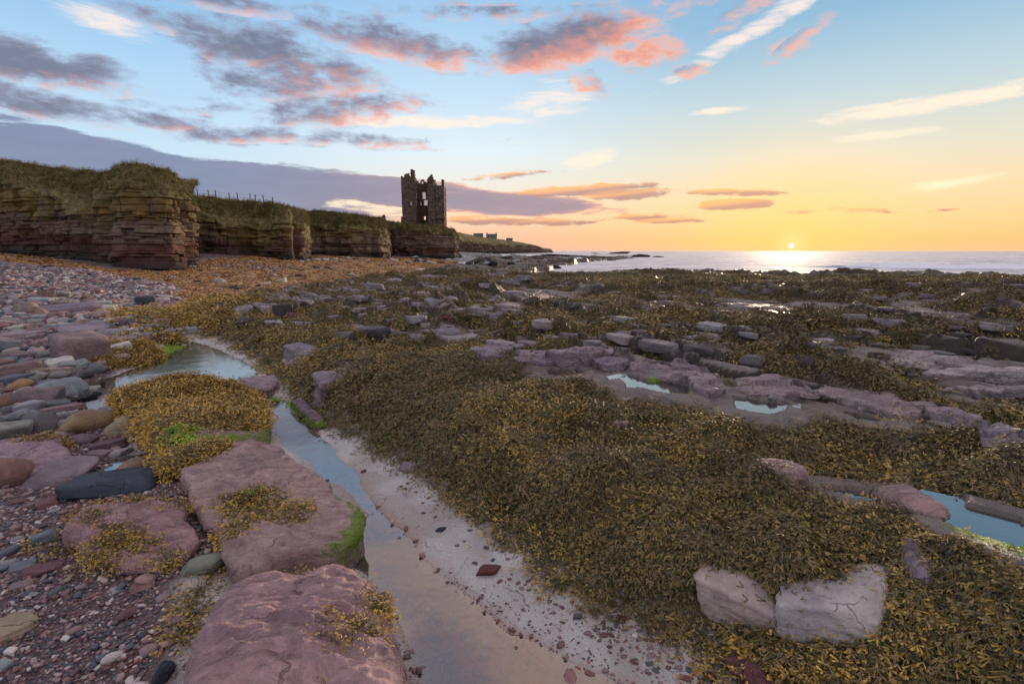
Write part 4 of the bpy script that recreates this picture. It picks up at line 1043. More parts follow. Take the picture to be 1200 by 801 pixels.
def foreground():
    b = slab('boulder', 'huge smooth pink sandstone boulder with small ochre weed tufts, at the pool edge',
        [(238,688),(262,668),(300,661),(345,659),(395,657),(422,664),(442,684),(462,714),(478,752),(492,801),(500,860),(400,900),(240,880),(205,830),(208,785),(222,735)], .34, (188,156,152), depth=.55, rnd=.10, bulge=.05, rough=.026, seed=11, tilt=(.02, .03))
    big['pink'] = b.name
    b = slab('boulder', 'broad flat pink slab with lime algae along its pool side and a weed patch',
        [(208,552),(240,532),(285,521),(325,520),(345,537),(378,561),(402,578),(424,600),(424,618),(398,640),(350,653),(300,664),(280,664),(266,648),(248,618),(228,590)], .17, (190,162,150), depth=.4, rnd=.035, bulge=.02, rough=.022, steps=.006, seed=12, green=1.0, greenside=(.9, .35))
    big['flat'] = b.name
    b = slab('boulder', 'rounded boulder almost wholly covered in golden wrack beside the upper pool',
        [(132,466),(150,453),(185,446),(225,443),(262,446),(292,456),(306,474),(318,490),(312,506),(280,516),(235,519),(196,528),(180,514),(165,494),(150,482)], .18, (168,138,132), depth=.4, rnd=.10, bulge=.06, rough=.02, seed=13, green=.8, greenside=(1, -.2))
    big['gold'] = b.name
    b = slab('boulder', 'round flat-topped reddish boulder fringed with ochre weed on the gravel',
        [(74,612),(90,596),(130,588),(180,586),(212,590),(228,604),(228,624),(214,640),(190,652),(150,655),(108,648),(80,636),(66,624)], .17, (184,150,146), depth=.35, rnd=.05, bulge=.01, rough=.026, steps=.008, seed=14)
    big['round'] = b.name
    b = slab('boulder', 'low purple ledge under tufts of weed at the left edge, above two rounded boulders',
        [(-60,530),(-20,516),(30,512),(66,514),(84,524),(86,540),(60,548),(20,556),(-30,566),(-70,560)], .12, (180,152,154), depth=.3, rnd=.05, bulge=.01, rough=.014, seed=15, steps=.008)
    big['left'] = b.name
    b = slab('boulder', 'small tilted pink ledge between the golden boulder and the flat slab',
        [(180,532),(205,522),(262,514),(300,512),(318,518),(280,526),(240,536),(212,548),(196,548)], .15, (166,136,132), depth=.3, rnd=.04, rough=.01, seed=16)
    big['ledge'] = b.name
    # the two-part outcrop breaking through the carpet
    gl = random.Random(4)
    for lb, a, sd, kd, rz in (('right half of the bare pale outcrop rising through the weed carpet', (978,708,134,92), 811, 'angular', .12), ('left half of the bare outcrop, lower and redder, in the weed carpet', (878,698,122,84), 826, 'angular', -.25)):
        stone('outcrop_rock', lb, *a, (206,190,182) if sd == 811 else (190,166,158), kd, rz=rz, cat='rock', depth=1.0, sink=.42, thick=.38, g=gl, tilt=.12, excl=False, mesh=rock_mesh('outcrop_rock', sd, kd, 5, 1.2))
    slab('outcrop_rock', 'pale bare rock flush with the weed, right of the two-part outcrop', [(1050,640),(1066,632),(1086,642),(1100,662),(1102,682),(1086,684),(1066,668)], .34, (186,170,170), 'rock', depth=.2, rnd=.06, rough=.02, seed=23, tilt=(-.05, .1), steps=.01)
    slab('rock_slab', 'long pinkish slab lying in the weed with a weed tuft on its back edge', [(868,543),(885,535),(918,538),(945,546),(952,556),(925,557),(895,552)], .47, (190,162,150), 'rock', depth=.18, rnd=.03, rough=.012, seed=24, steps=.01)
    slab('rock_slab', 'tilted plank-like slab jutting over the clear pool', [(1030,569),(1052,564),(1072,570),(1098,586),(1112,598),(1098,601),(1070,593),(1044,582)], .42, (186,156,146), 'rock', depth=.16, rnd=.025, rough=.01, seed=25, steps=.008, tilt=(-.05, 0))
    slab('rock_slab', 'flat grey slab bridging the pool and the weed edge', [(266,448),(290,441),(322,440),(330,445),(316,454),(288,458)], .13, (166,146,148), 'rock', depth=.22, rnd=.03, rough=.01, seed=26)
    slab('rock_slab', 'pale wedge slab on the weed edge above the pool', [(366,438),(385,432),(420,429),(432,430),(420,441),(395,447),(374,452)], .30, (168,150,148), 'rock', depth=.26, rnd=.03, rough=.012, seed=27, steps=.01)
    slab('rock_slab', 'small grey layered slab lying on the weed, above the wedge slab', [(334,405),(350,401),(366,404),(378,411),(366,415),(346,412)], .36, (150,140,146), 'rock', depth=.18, rnd=.03, rough=.012, seed=28, steps=.01)
    slab('rock_slab', 'low sunken pink rock with lime algae between pool and sand', [(340,470),(352,466),(372,482),(382,494),(372,498),(354,486)], .07, (150,128,132), 'rock', depth=.15, rnd=.03, rough=.01, seed=29, green=1.0)
    slab('rock_slab', 'red rock ledge emerging under the weed at the sand corner', [(846,768),(866,764),(900,790),(940,830),(920,850),(880,806)], .055, (128,84,82), 'rock', depth=.25, rnd=.03, rough=.01, seed=30, green=.6)
foreground()

def ledges():
    # the named beds right of the pools: long bare plates with dark broken fronts
    T = [
     ('grey bedded slab overhanging the pool, leftmost of the pool-side row', [(690,424),(704,418),(726,420),(738,427),(730,432),(706,431)], .38, (150,136,140), .24),
     ('long pale bedded slab over the pool, second in the pool-side row', [(738,428),(762,421),(800,424),(838,431),(842,441),(812,446),(770,441),(742,436)], .36, (168,150,150), .2),
     ('broken pale slab at the right end of the first pool', [(806,446),(830,443),(852,450),(852,458),(834,462),(812,456)], .30, (172,154,152), .18),
     ('broad pale slab behind the green algae pool', [(862,446),(900,440),(945,448),(962,458),(920,462),(880,462),(858,456)], .36, (174,156,152), .22),
     ('large wet slab shining beyond the weed mound', [(944,448),(975,446),(1020,456),(1060,465),(1084,478),(1050,482),(1010,473),(964,462)], .37, (182,164,156), .18),
     ('wet bare ledge, third plate in the bright row toward the right', [(1068,468),(1095,470),(1130,482),(1160,492),(1140,496),(1100,486),(1074,477)], .37, (184,168,162), .16),
     ('narrow pale ledge between two weed tufts', [(1085,488),(1105,486),(1128,500),(1150,510),(1126,514),(1098,504)], .36, (170,160,160), .2),
     ('grey broken ledge at the right edge below the wet slabs', [(1150,505),(1180,503),(1225,520),(1270,536),(1240,540),(1200,528),(1165,516)], .36, (148,142,144), .22),
     ('dark grey ledge face under the weed, in front of the bright plates', [(1000,508),(1040,502),(1080,508),(1104,518),(1080,522),(1040,518),(1008,516)], .34, (126,122,126), .22),
     ('wide whitish plate far right, with dark front edge', [(1028,424),(1070,416),(1130,422),(1200,430),(1240,436),(1200,441),(1130,436),(1070,432)], .33, (186,174,168), .16),
     ('thin pale plate, long and narrow, upper right', [(1098,452),(1130,446),(1180,452),(1230,460),(1200,464),(1140,460)], .33, (180,170,164), .14),
     ('greyish plate with pale rim lying left of the tilted castle view', [(552,410),(580,404),(602,408),(596,416),(566,418)], .34, (156,144,144), .16),
     ('long grey-pink plate left of the pool-side row', [(590,414),(630,406),(668,410),(676,420),(640,426),(606,424)], .34, (166,150,150), .18),
     ('pink plate nearest the grey pool-side slab', [(640,412),(672,402),(712,404),(722,412),(690,418),(656,418)], .35, (172,154,152), .16),
    ]
    for i, (lb, px, zt, col, dp) in enumerate(T):
        cx, cy = np.mean(px, 0); bz = float(np.median([on_ground(a, b)[2] for a, b in px]+[on_ground(cx, cy)[2]]))+(.02 if i != 8 else -.04)
        slab('rock_slab', lb, px, bz, col, 'rock', depth=dp+.14, rnd=.014, bulge=.0, rough=.022, seed=60+i, steps=.035, rings=18, nseg=110, flare=.03)
ledges()

def loose_stones():
    S = stone
    # (label, cx, cy, w, h, colour, kind)
    named = [
     ('tilted block of purple stone, largest cube on the beach, weed at its foot', 96, 411, 52, 40, 'purple', 'block'),
     ('grey boulder with a rounded top half buried in gravel, beside the brown one', 72, 554, 84, 36, (150,132,134), 'round'),
     ('smooth brown boulder cut by the left edge of the view', 6, 556, 56, 44, (158,116,94), 'round'),
     ('long wet black stone lying under the brown rounded stone', 134, 569, 104, 30, (58,66,78), 'angular'),
     ('rounded brown stone with an orange top in the little pool', 157, 547, 58, 26, (150,118,92), 'round'),
     ('glossy brown boulder with a bleached scoop, among the left stones', 103, 494, 60, 34, (160,122,82), 'round'),
     ('squat tan layered boulder by the golden weed boulder', 145, 500, 36, 28, (174,152,118), 'round'),
     ('dark mottled boulder left of the glossy brown one', 52, 495, 42, 26, (112,104,102), 'round'),
     ('smooth pale blue-grey stone with a brown end', 73, 455, 54, 26, (158,162,166), 'round'),
     ('purple wedge stone below the pale blue-grey stone', 47, 464, 50, 26, 'purple', 'angular'),
     ('small round ochre stone among grey slabs', 25, 450, 26, 14, 'ochre', 'round'),
     ('low brown loaf-shaped stone at the left edge', 10, 469, 46, 20, (148,108,88), 'round'),
     ('flat plum stone in front of the glossy brown boulder', 93, 515, 38, 17, (124,98,104), 'round'),
     ('flat red-brown slab stone on the sand by the tan boulder', 131, 520, 40, 15, (120,90,92), 'slab'),
     ('grey-green wedge slab at the left edge above the purple ledge', 12, 506, 50, 28, (136,138,128), 'angular'),
     ('blue-grey boulder behind the mottled one', 28, 486, 34, 16, (112,122,130), 'round'),
     ('pinkish flat stone behind the glossy brown boulder', 76, 479, 44, 14, (158,124,120), 'slab'),
     ('greenish flat stone against the golden weed boulder', 136, 482, 34, 14, (120,128,116), 'slab'),
     ('black driftwood-like stone lying before the upper pool', 95, 467, 36, 9, (48,50,58), 'slab'),
     ('short dark stone beside the black long one', 112, 463, 14, 10, (56,58,66), 'round'),
     ('green-tinged oval stone on the gravel beside the pink boulder', 241, 660, 50, 30, (142,146,124), 'round'),
     ('round dark blue stone at the foot of the pink boulder', 193, 788, 30, 28, (58,68,82), 'round'),
     ('flat tan stone on the coarse sand at the left edge', 14, 736, 56, 26, (160,138,108), 'slab'),
     ('grey-green stone cut by the bottom left edge', 2, 780, 22, 14, (140,150,146), 'round'),
     ('greenish-grey stone left of the round boulder', 53, 631, 28, 20, (122,130,132), 'angular'),
     ('blue-grey flat stone near the left edge, on gravel', 10, 646, 24, 14, (112,120,130), 'round'),
     ('long grey stone below the greenish one', 25, 664, 28, 10, (130,134,138), 'slab'),
     ('wine red flat stone on the gravel', 52, 668, 42, 12, (128,80,86), 'slab'),
     ('small wine red stone near the edge of the gravel', 56, 590, 24, 12, (140,92,90), 'angular'),
     ('reddish stone under the round weed-fringed boulder', 168, 687, 28, 14, (140,100,94), 'angular'),
     ('rose coloured pebble on the dark gravel', 150, 718, 24, 14, (150,104,100), 'round'),
     ('dark red chip of stone alone on the white sand', 572, 668, 30, 17, (120,62,54), 'angular'),
     ('teal-black flat pebble on the white sand', 517, 620, 14, 6, (50,62,70), 'round'),
     ('dark red oval pebble on the sand under the weed edge', 727, 725, 15, 10, (118,52,54), 'round'),
     ('grey cube-like pebble at the water line', 677, 722, 12, 9, (104,94,96), 'angular'),
     ('largest dark red pebble at the bottom of the sand strip', 831, 792, 18, 12, (110,56,56), 'round'),
     ('purple rounded pebble on the sand near the pool bend', 480, 548, 24, 14, (142,128,132), 'round'),
     ('brown stone lying in the weed above the pools', 727, 497, 22, 11, (140,112,104), 'angular'),
     ('small pink chip in the weed left of the brown stone', 733, 468, 22, 6, (176,150,140), 'slab'),
     ('dark round boulder on the weed right of the bare slabs', 945, 422, 28, 12, (96,82,80), 'round'),
     ('small grey stone standing in the green algae pool', 905, 466, 12, 8, (150,142,142), 'round'),
     ('dark hunched boulder with white veins on the weed', 437, 392, 40, 22, (96,88,92), 'angular'),
     ('small flat stone left of the dark hunched boulder', 404, 392, 22, 9, (140,130,132), 'slab'),
     ('red sandstone lump leaning on the grey ledge', 345, 371, 20, 11, (150,88,78), 'angular'),
     ('dark square boulder behind the red lump', 331, 364, 24, 16, (92,86,88), 'block'),
     ('dark blocky stone at the edge of the orange strand weed', 172, 354, 22, 14, (84,84,92), 'block'),
     ('pale orange stone next to the dark blocky one', 182, 357, 8, 10, (186,146,112), 'angular'),
     ('grey peaked stone on the weed by the upper pool', 151, 379, 24, 14, (96,86,92), 'angular'),
     ('pale round stone by the peaked one', 146, 389, 16, 11, (168,158,154), 'round'),
     ('rounded pale stone on weed above the lime algae', 199, 391, 15, 12, (150,148,146), 'round'),
     ('pale angular stone at the start of the weed edge', 225, 388, 14, 10, (146,150,144), 'angular'),
     ('low whitish stone left of the upper weed', 163, 394, 36, 8, (158,152,154), 'slab'),
     ('dark flat stone on the weed, behind the rounded pale one', 173, 378, 18, 7, (72,74,84), 'slab'),
     ('small dark boulder at the left of the ledges', 286, 377, 18, 12, (92,84,86), 'round'),
     ('flat dark ledge block by the orange strand weed', 268, 360, 30, 9, (104,94,98), 'block'),
     ('large tan double boulder in the upper stone field', 32, 362, 24, 16, (158,136,124), 'round'),
     ('tan boulder touching the double one on its right', 49, 367, 16, 12, (170,140,118), 'round'),
     ('purple boulder right of the tan pair', 66, 372, 22, 13, (140,106,108), 'angular'),
     ('long low purple slab stretching over the stone field', 83, 364, 62, 9, (140,116,120), 'slab'),
     ('brown dome stone below the shingle', 101, 349, 15, 8, (128,94,82), 'round'),
     ('broad pale purple slab left of the cube block', 24, 393, 52, 13, (156,132,136), 'slab'),
     ('purple-brown wedge at the left edge, mid stone field', 15, 404, 34, 15, (132,104,104), 'angular'),
     ('pink wedge stone beside the cube block', 59, 401, 28, 15, (158,120,118), 'angular'),
     ('grey-green boulder left of the cube block', 56, 416, 24, 15, (124,122,104), 'angular'),
     ('purple flat block below the grey-green boulder', 32, 418, 30, 12, (132,106,112), 'slab'),
     ('big purple-brown slab with an ochre corner at the left edge', 22, 432, 56, 18, (142,110,108), 'slab'),
     ('pale oval stone right of the ochre-cornered slab', 41, 441, 30, 14, (156,148,138), 'round'),
     ('grey oval stone next to the pale oval one', 68, 439, 26, 11, (136,130,122), 'round'),
     ('pale purple heap slab behind the cube block', 100, 388, 50, 16, (152,132,138), 'slab'),
     ('dark cracked stone right of the cube block', 119, 398, 14, 16, (122,112,112), 'angular'),
     ('light grey sloping stone on the pool side of the stone field', 133, 390, 32, 14, (146,140,142), 'angular'),
     ('bright blue-grey stone up the stone field', 47, 353, 24, 9, (156,166,168), 'angular'),
     ('peaked brown boulder at the top of the stone field', 55, 346, 18, 12, (140,112,98), 'angular'),
     ('long dark blue-grey slab at left, below the ochre stone', 16, 444, 44, 10, (100,106,112), 'slab'),
     ('dark grey stone in the tide pool, largest of those standing in it', 653, 355, 15, 7, (88,84,84), 'round'),
     ('brown rock at the left shore of the pink pool', 603, 350, 22, 9, (86,74,68), 'round'),
     ('grey stone in the pink pool, right-hand one', 676, 358, 16, 7, (112,104,102), 'round'),
     ('low weed-dark stone mid pink pool', 624, 353, 18, 6, (80,72,64), 'round'),
     ('brick red stone lying on the mid ledges', 527, 372, 16, 4, (150,60,60), 'slab'),
     ('white pebble by the small flat stone on the weed', 393, 397, 7, 4, (206,204,200), 'round'),
     ('large white boulder out near the breakers', 836, 326, 8, 4, (196,190,186), 'round'),
    ]
    gl = random.Random(21)
    for lb, cx, cy, w, h, col, kind in named:
        S('stone' if w < 36 else 'boulder', lb, cx, cy, w, h, col, kind, g=gl)
loose_stones()

REFS = [(96,411,'the tilted purple cube block'),(32,362,'the tan double boulder'),(101,349,'the brown dome stone'),(22,432,'the ochre-cornered slab'),(73,455,'the pale stone with a brown end'),(47,464,'the purple wedge stone'),(103,494,'the glossy brown boulder'),(145,500,'the squat tan boulder'),(52,495,'the dark mottled boulder'),(24,393,'the broad pale purple slab'),(83,364,'the long low purple slab'),(55,346,'the peaked brown boulder'),(172,354,'the dark blocky stone'),(133,390,'the light grey sloping stone'),(25,450,'the small ochre stone'),(16,404,'the purple-brown wedge'),(59,401,'the pink wedge stone'),(66,372,'the purple boulder'),(151,379,'the grey peaked stone'),(119,398,'the dark cracked stone'),(147,620,'the round weed-fringed boulder'),(241,660,'the green-tinged oval stone'),(52,668,'the wine red flat stone'),(10,646,'the blue-grey flat stone'),(14,736,'the flat tan stone'),(193,788,'the round dark blue stone'),(134,569,'the long wet black stone'),(56,590,'the small wine red stone'),(572,668,'the dark red chip'),(727,725,'the dark red oval pebble'),(831,792,'the largest red pebble'),(480,548,'the purple pebble at the pool bend'),(517,620,'the teal-black pebble'),(677,722,'the cube-like pebble'),(870,780,'the red ledge under the weed'),
    (437,392,'the dark hunched boulder'),(345,371,'the red sandstone lump'),(331,364,'the dark square boulder'),(268,360,'the flat dark ledge block'),(527,372,'the brick red stone'),(645,355,'the pink tide pool'),(404,392,'the small flat stone'),(620,412,'the long grey-pink plate'),(286,377,'the small dark boulder'),(945,422,'the dark round boulder on the weed'),(1130,430,'the wide whitish plate'),(836,326,'the white boulder near the breakers'),(720,425,'the leftmost pool-side slab'),(1165,456,'the thin pale plate'),(185,310,'the lichened headland'),(300,300,'the second bluff'),(420,302,'the third bluff'),(497,302,'the castle cliff'),(590,300,'the far headland'),(640,315,'the rock tongue along the inlet'),(668,302,'the reef off the far shore')]
RAND = []
def name_heaps():
    """every loose stone is told apart by its look, its neighbour and how near it lies to that neighbour"""
    R_ = [(on_ground(a, b), t) for a, b, t in REFS]; seen = {}
    for o, desc in RAND:
        x, y = o.location[0], o.location[1]; d0 = math.hypot(x, y)
        p, t = min(R_, key=lambda q: (q[0][0]-x)**2+(q[0][1]-y)**2)
        dx, dy = x-p[0], y-p[1]; fx, fy = x/d0, y/d0
        f = dx*fx+dy*fy; s_ = dx*fy-dy*fx
        rel = ('behind' if f > 0 else 'in front of') if abs(f) > abs(s_) else ('right of' if s_ > 0 else 'left of')
        seen.setdefault((desc, rel, t), []).append((math.hypot(dx, dy), o))
    for (desc, rel, t), L_ in seen.items():
        L_.sort(key=lambda q: q[0])
        for i, (_, o) in enumerate(L_):
            o['label'] = (desc if len(L_) == 1 else ('nearest ', 'second nearest ', 'third nearest ', 'fourth nearest ', 'fifth nearest ', 'sixth nearest ', 'seventh nearest ', 'eighth nearest ', 'ninth nearest ', 'tenth nearest ')[min(i, 9)]+desc)+' '+rel+' '+t
def heaps():
    """the heaped stones, each its own object"""
    gl = random.Random(33)
    def fill(n, poly, smin, smax, cols, kinds, name, fmt, group, cat='stone', asp=(.35, .62), overlap=.62, tries=60, tilt=.2, cond=None):
        P = np.array(poly); lo, hi = P.min(0), P.max(0); cnt = 0
        for _ in range(n*tries):
            if cnt >= n: break
            px = gl.uniform(lo[0], hi[0]); py = gl.uniform(lo[1], hi[1])
            if sdf(np.array([px]), np.array([py]), P, 1)[0] < 0: continue
            f = (py-lo[1])/(hi[1]-lo[1]); w = gl.uniform(smin, smax)*(.55+.75*f)
            q = on_ground(px, py); c = q[1]; Wm = w*c/600
            if any((q[0]-a)**2+(q[1]-b)**2 < (overlap*(r+Wm*.5))**2 for a, b, r in PLACED): continue
            if cond and not cond(q): continue
            cn = gl.choice(cols); kd = gl.choice(kinds)
            word = {(150,138,136): 'grey', (136,126,126): 'dull grey', (164,148,142): 'pale', (142,124,126): 'pinkish', (140,128,124): 'grey', (100,90,88): 'dark', (128,112,112): 'pinkish', (160,148,142): 'pale', 'pale': 'pale grey', 'tan': 'tan', 'slate': 'dark slate', 'dark': 'blackish'}.get(cn, cn)
            o = stone(name, fmt % word, px, py, w, w*gl.uniform(*asp), cn, kd, sink=.5 if 'slab' in name else .28, rz=gl.uniform(-.6, .6), wrz=(-.863+gl.uniform(-.25, .25)) if name == 'ledge_slab' else None, cat=cat, group=group.replace('%s ', ''), g=gl, tilt=tilt, excl=True)
            RAND.append((o, ' '.join(q for q in ('flat' if kd == 'slab' and 'slab' not in name else {'angular': 'angular', 'round': 'rounded'}.get(kd, ''), word, {'ledge_slab': 'ledge slab', 'shore_rock': 'shore rock'}.get(name, name)) if q))); cnt += 1
    fill(150, [(0,352),(60,350),(130,360),(200,380),(170,402),(125,432),(112,455),(60,480),(0,480)], 13, 30, ['grey','grey','pale','blue','slate','pink','purple','purple','pink','brown'], ['angular','slab','slab','round'], 'stone', 'smallish %s stone wedged among the bigger stones of the stone field', 'small %s stones of the stone field')
    fill(36, [(0,338),(110,345),(150,362),(60,356),(0,352)], 9, 17, ['grey','pale','purple','pink','brown'], ['angular','round'], 'stone', 'smallish %s stone on the edge between shingle and stone field', '%s stones at the shingle edge')
    fill(26, [(0,575),(110,570),(60,600),(60,690),(140,690),(230,690),(215,740),(190,700),(0,700)], 11, 22, ['grey','red','purple','slate','pink'], ['round','angular','slab'], 'pebble', 'small %s pebble lying on the gravel round the flat-topped boulder', '%s pebbles on the gravel', 'pebble')
    fill(14, [(0,480),(140,470),(160,520),(120,540),(80,512),(0,512)], 16, 28, ['grey','purple','brown','slate'], ['round','angular'], 'stone', 'smallish %s stone in the gaps between the big rounded boulders', '%s stones between the rounded boulders')
    fill(60, [(596,668),(640,690),(745,735),(840,775),(900,805),(780,805),(700,750),(630,715)], 7, 13, ['red','red','purple','slate','red'], ['round','angular'], 'pebble', 'small %s pebble scattered on the white sand below the weed edge', '%s pebbles on the white sand', 'pebble', overlap=.9)
    fill(22, [(445,535),(520,590),(600,650),(640,700),(590,690),(500,620),(450,560)], 5, 9, ['red','slate','purple'], ['round'], 'pebble', 'tiny %s pebble scattered on the upper white sand', '%s pebbles on the upper sand', 'pebble', overlap=1.0)
    fill(80, [(262,366),(335,349),(470,326),(600,316),(640,330),(590,350),(640,376),(700,385),(690,420),(600,410),(520,402),(470,396),(420,384),(360,380),(300,380)], 14, 40, [(150,138,136),(136,126,126),(164,148,142),(142,124,126)], ['slab'], 'ledge_slab', 'weathered %s ledge slab on the bare rock between the castle and the weed', '%s ledge slabs of the bare rock', 'rock', asp=(.16, .28), tilt=.07, overlap=.6)
    fill(56, [(700,340),(900,330),(1195,335),(1195,410),(900,430),(720,400)], 14, 42, [(140,128,124),(100,90,88),(128,112,112),(160,148,142)], ['slab'], 'ledge_slab', 'weathered %s ledge slab half covered by weed on the seaward platform', '%s ledge slabs of the seaward platform', 'rock', asp=(.13, .22), tilt=.05, overlap=.9)
    fill(40, [(30,303),(110,312),(205,330),(300,345),(480,318),(520,306),(360,303),(230,309),(120,318)], 6, 13, ['grey','pale','purple','dark'], ['angular','round'], 'stone', 'small %s rock lying on the orange strand weed below the cliffs', '%s rocks on the strand', asp=(.35, .5))
    fill(50, [(300,306),(470,308),(560,312),(640,306),(650,299),(560,300),(360,302)], 6, 14, ['dark','grey','dark'], ['round'], 'shore_rock', '%s rock on the far shore below the castle cliff', '%s rocks of the far shore', 'rock', asp=(.3, .45))
heaps(); name_heaps()

def skerries():
    for i, (px, py, w, h, lb) in enumerate([(725,297.4,30,3,'long black skerry, outermost in the sea right of the headland'),(750,301.2,24,4,'black skerry with a peaked top in the bay'),(700,304.5,60,5,'low dark reef awash at the mouth of the inlet'),(770,301.6,16,2,'thin reef just showing right of the peaked skerry'),(668,302,70,5,'dark reef running out from the far shore'),(640,314.6,36,5,'dark weed covered rock tongue along the inlet')]):
        p = on_z(px, py, SEA); c = p[1]; W = w*c/600; Hh = h*c/600
        o = link('skerry', rock_mesh('skerry', 860+i, 'round', 4, 4.5), None, lb, 'rock', None, None, (p[0], p[1], SEA+Hh*.15), L(64,56,52)); o.scale = (W, W*.35, Hh*1.5)
    p = on_z(677, 305.6, SEA); D, F = ico(3); g = np.random.default_rng(2)
    P = D*(1+.5*n3(D, 2.4, 5)[:, None]); P[:, 2] = np.abs(P[:, 2])*1.1
    o = link('wave_splash', mesh_np('wave_splash', P, F, [M['foam']]), None, 'burst of white spray where a wave hits the reef', 'spray', None, 'stuff', (p[0], p[1]-1, SEA), None); o.scale = (1.6, 1.2, .7)
skerries()

# ------------------------------------------------------------------ wrack over the platform
def weed():
    g = np.random.default_rng(4)
    i0 = np.searchsorted(rr, 1.0); i1 = np.searchsorted(rr, 46)
    r = rr[i0:i1]; dR = np.gradient(rr)[i0:i1]; dA = aa[1]-aa[0]
    area = (r*dR*dA)[:, None]
    dens = 1900*np.minimum(1, (2.6/r))**1.25
    k = KOV[i0:i1]*(np.abs(np.degrees(aa))[None] < 50)
    n = g.poisson(area*dens[:, None]*(.35+.65*(Y[i0:i1] < 40))/np.maximum(NN[i0:i1, :, 2], .09)*np.where(k > .10, k, 0))
    ii, jj = np.nonzero(n); cnt = n[ii, jj]; ii = np.repeat(ii, cnt)+i0; jj = np.repeat(jj, cnt)
    q = len(ii); x = X[ii, jj]+g.normal(0, 1, q)*dR[ii-i0]*.5; y = Y[ii, jj]+g.normal(0, 1, q)*dR[ii-i0]*.5
    m = ~inside_any(x, y, EXCL); x, y, ii, jj = x[m], y[m], ii[m], jj[m]; q = len(x)
    z = ground_z(x, y); nr = NN[ii, jj].copy()
    rad = np.hypot(x, y); sc = .60*np.maximum(1, rad/2.8)**.46*g.uniform(.7, 1.3, q)
    down = nr.copy(); down[:, 2] = 0
    # the fronds hang the way the rock falls; on the flat they lie every way, combed in patches
    flow = 3.0*fbm(x*1.1, y*1.1, 3, 90)*math.pi
    hd = down*4+np.stack([np.cos(flow), np.sin(flow), 0*x], 1)*.6+g.normal(0, .16, (q, 3))
    nr = nr+g.normal(0, .15, nr.shape)
    z = z+g.uniform(-.01, .03, q)*sc
    tint = np.clip(.52+.75*fbm(x*.8, y*.8, 3, 91)+.35*fbm(x*4, y*4, 2, 92), 0, 1)*np.clip(1.15-np.linalg.norm(down, axis=1)*.9, .25, 1)
    print('tufts', q)
    near = rad < 9
    for s_, nm, lb in ((near, 'bladder_wrack', 'thick carpet of brown bladder wrack on the near rock platform'), (~near, 'bladder_wrack', 'brown wrack over the farther ledges of the platform')):
        scatter(nm, np.stack([x, y, z], 1)[s_], align_rot(nr[s_], hd[s_]), sc[s_], np.where(g.random(s_.sum()) < .3, g.integers(7, 10, s_.sum()), g.integers(0, 7, s_.sum())), TUFTS, {'tint': tint[s_]}, lb)
weed()
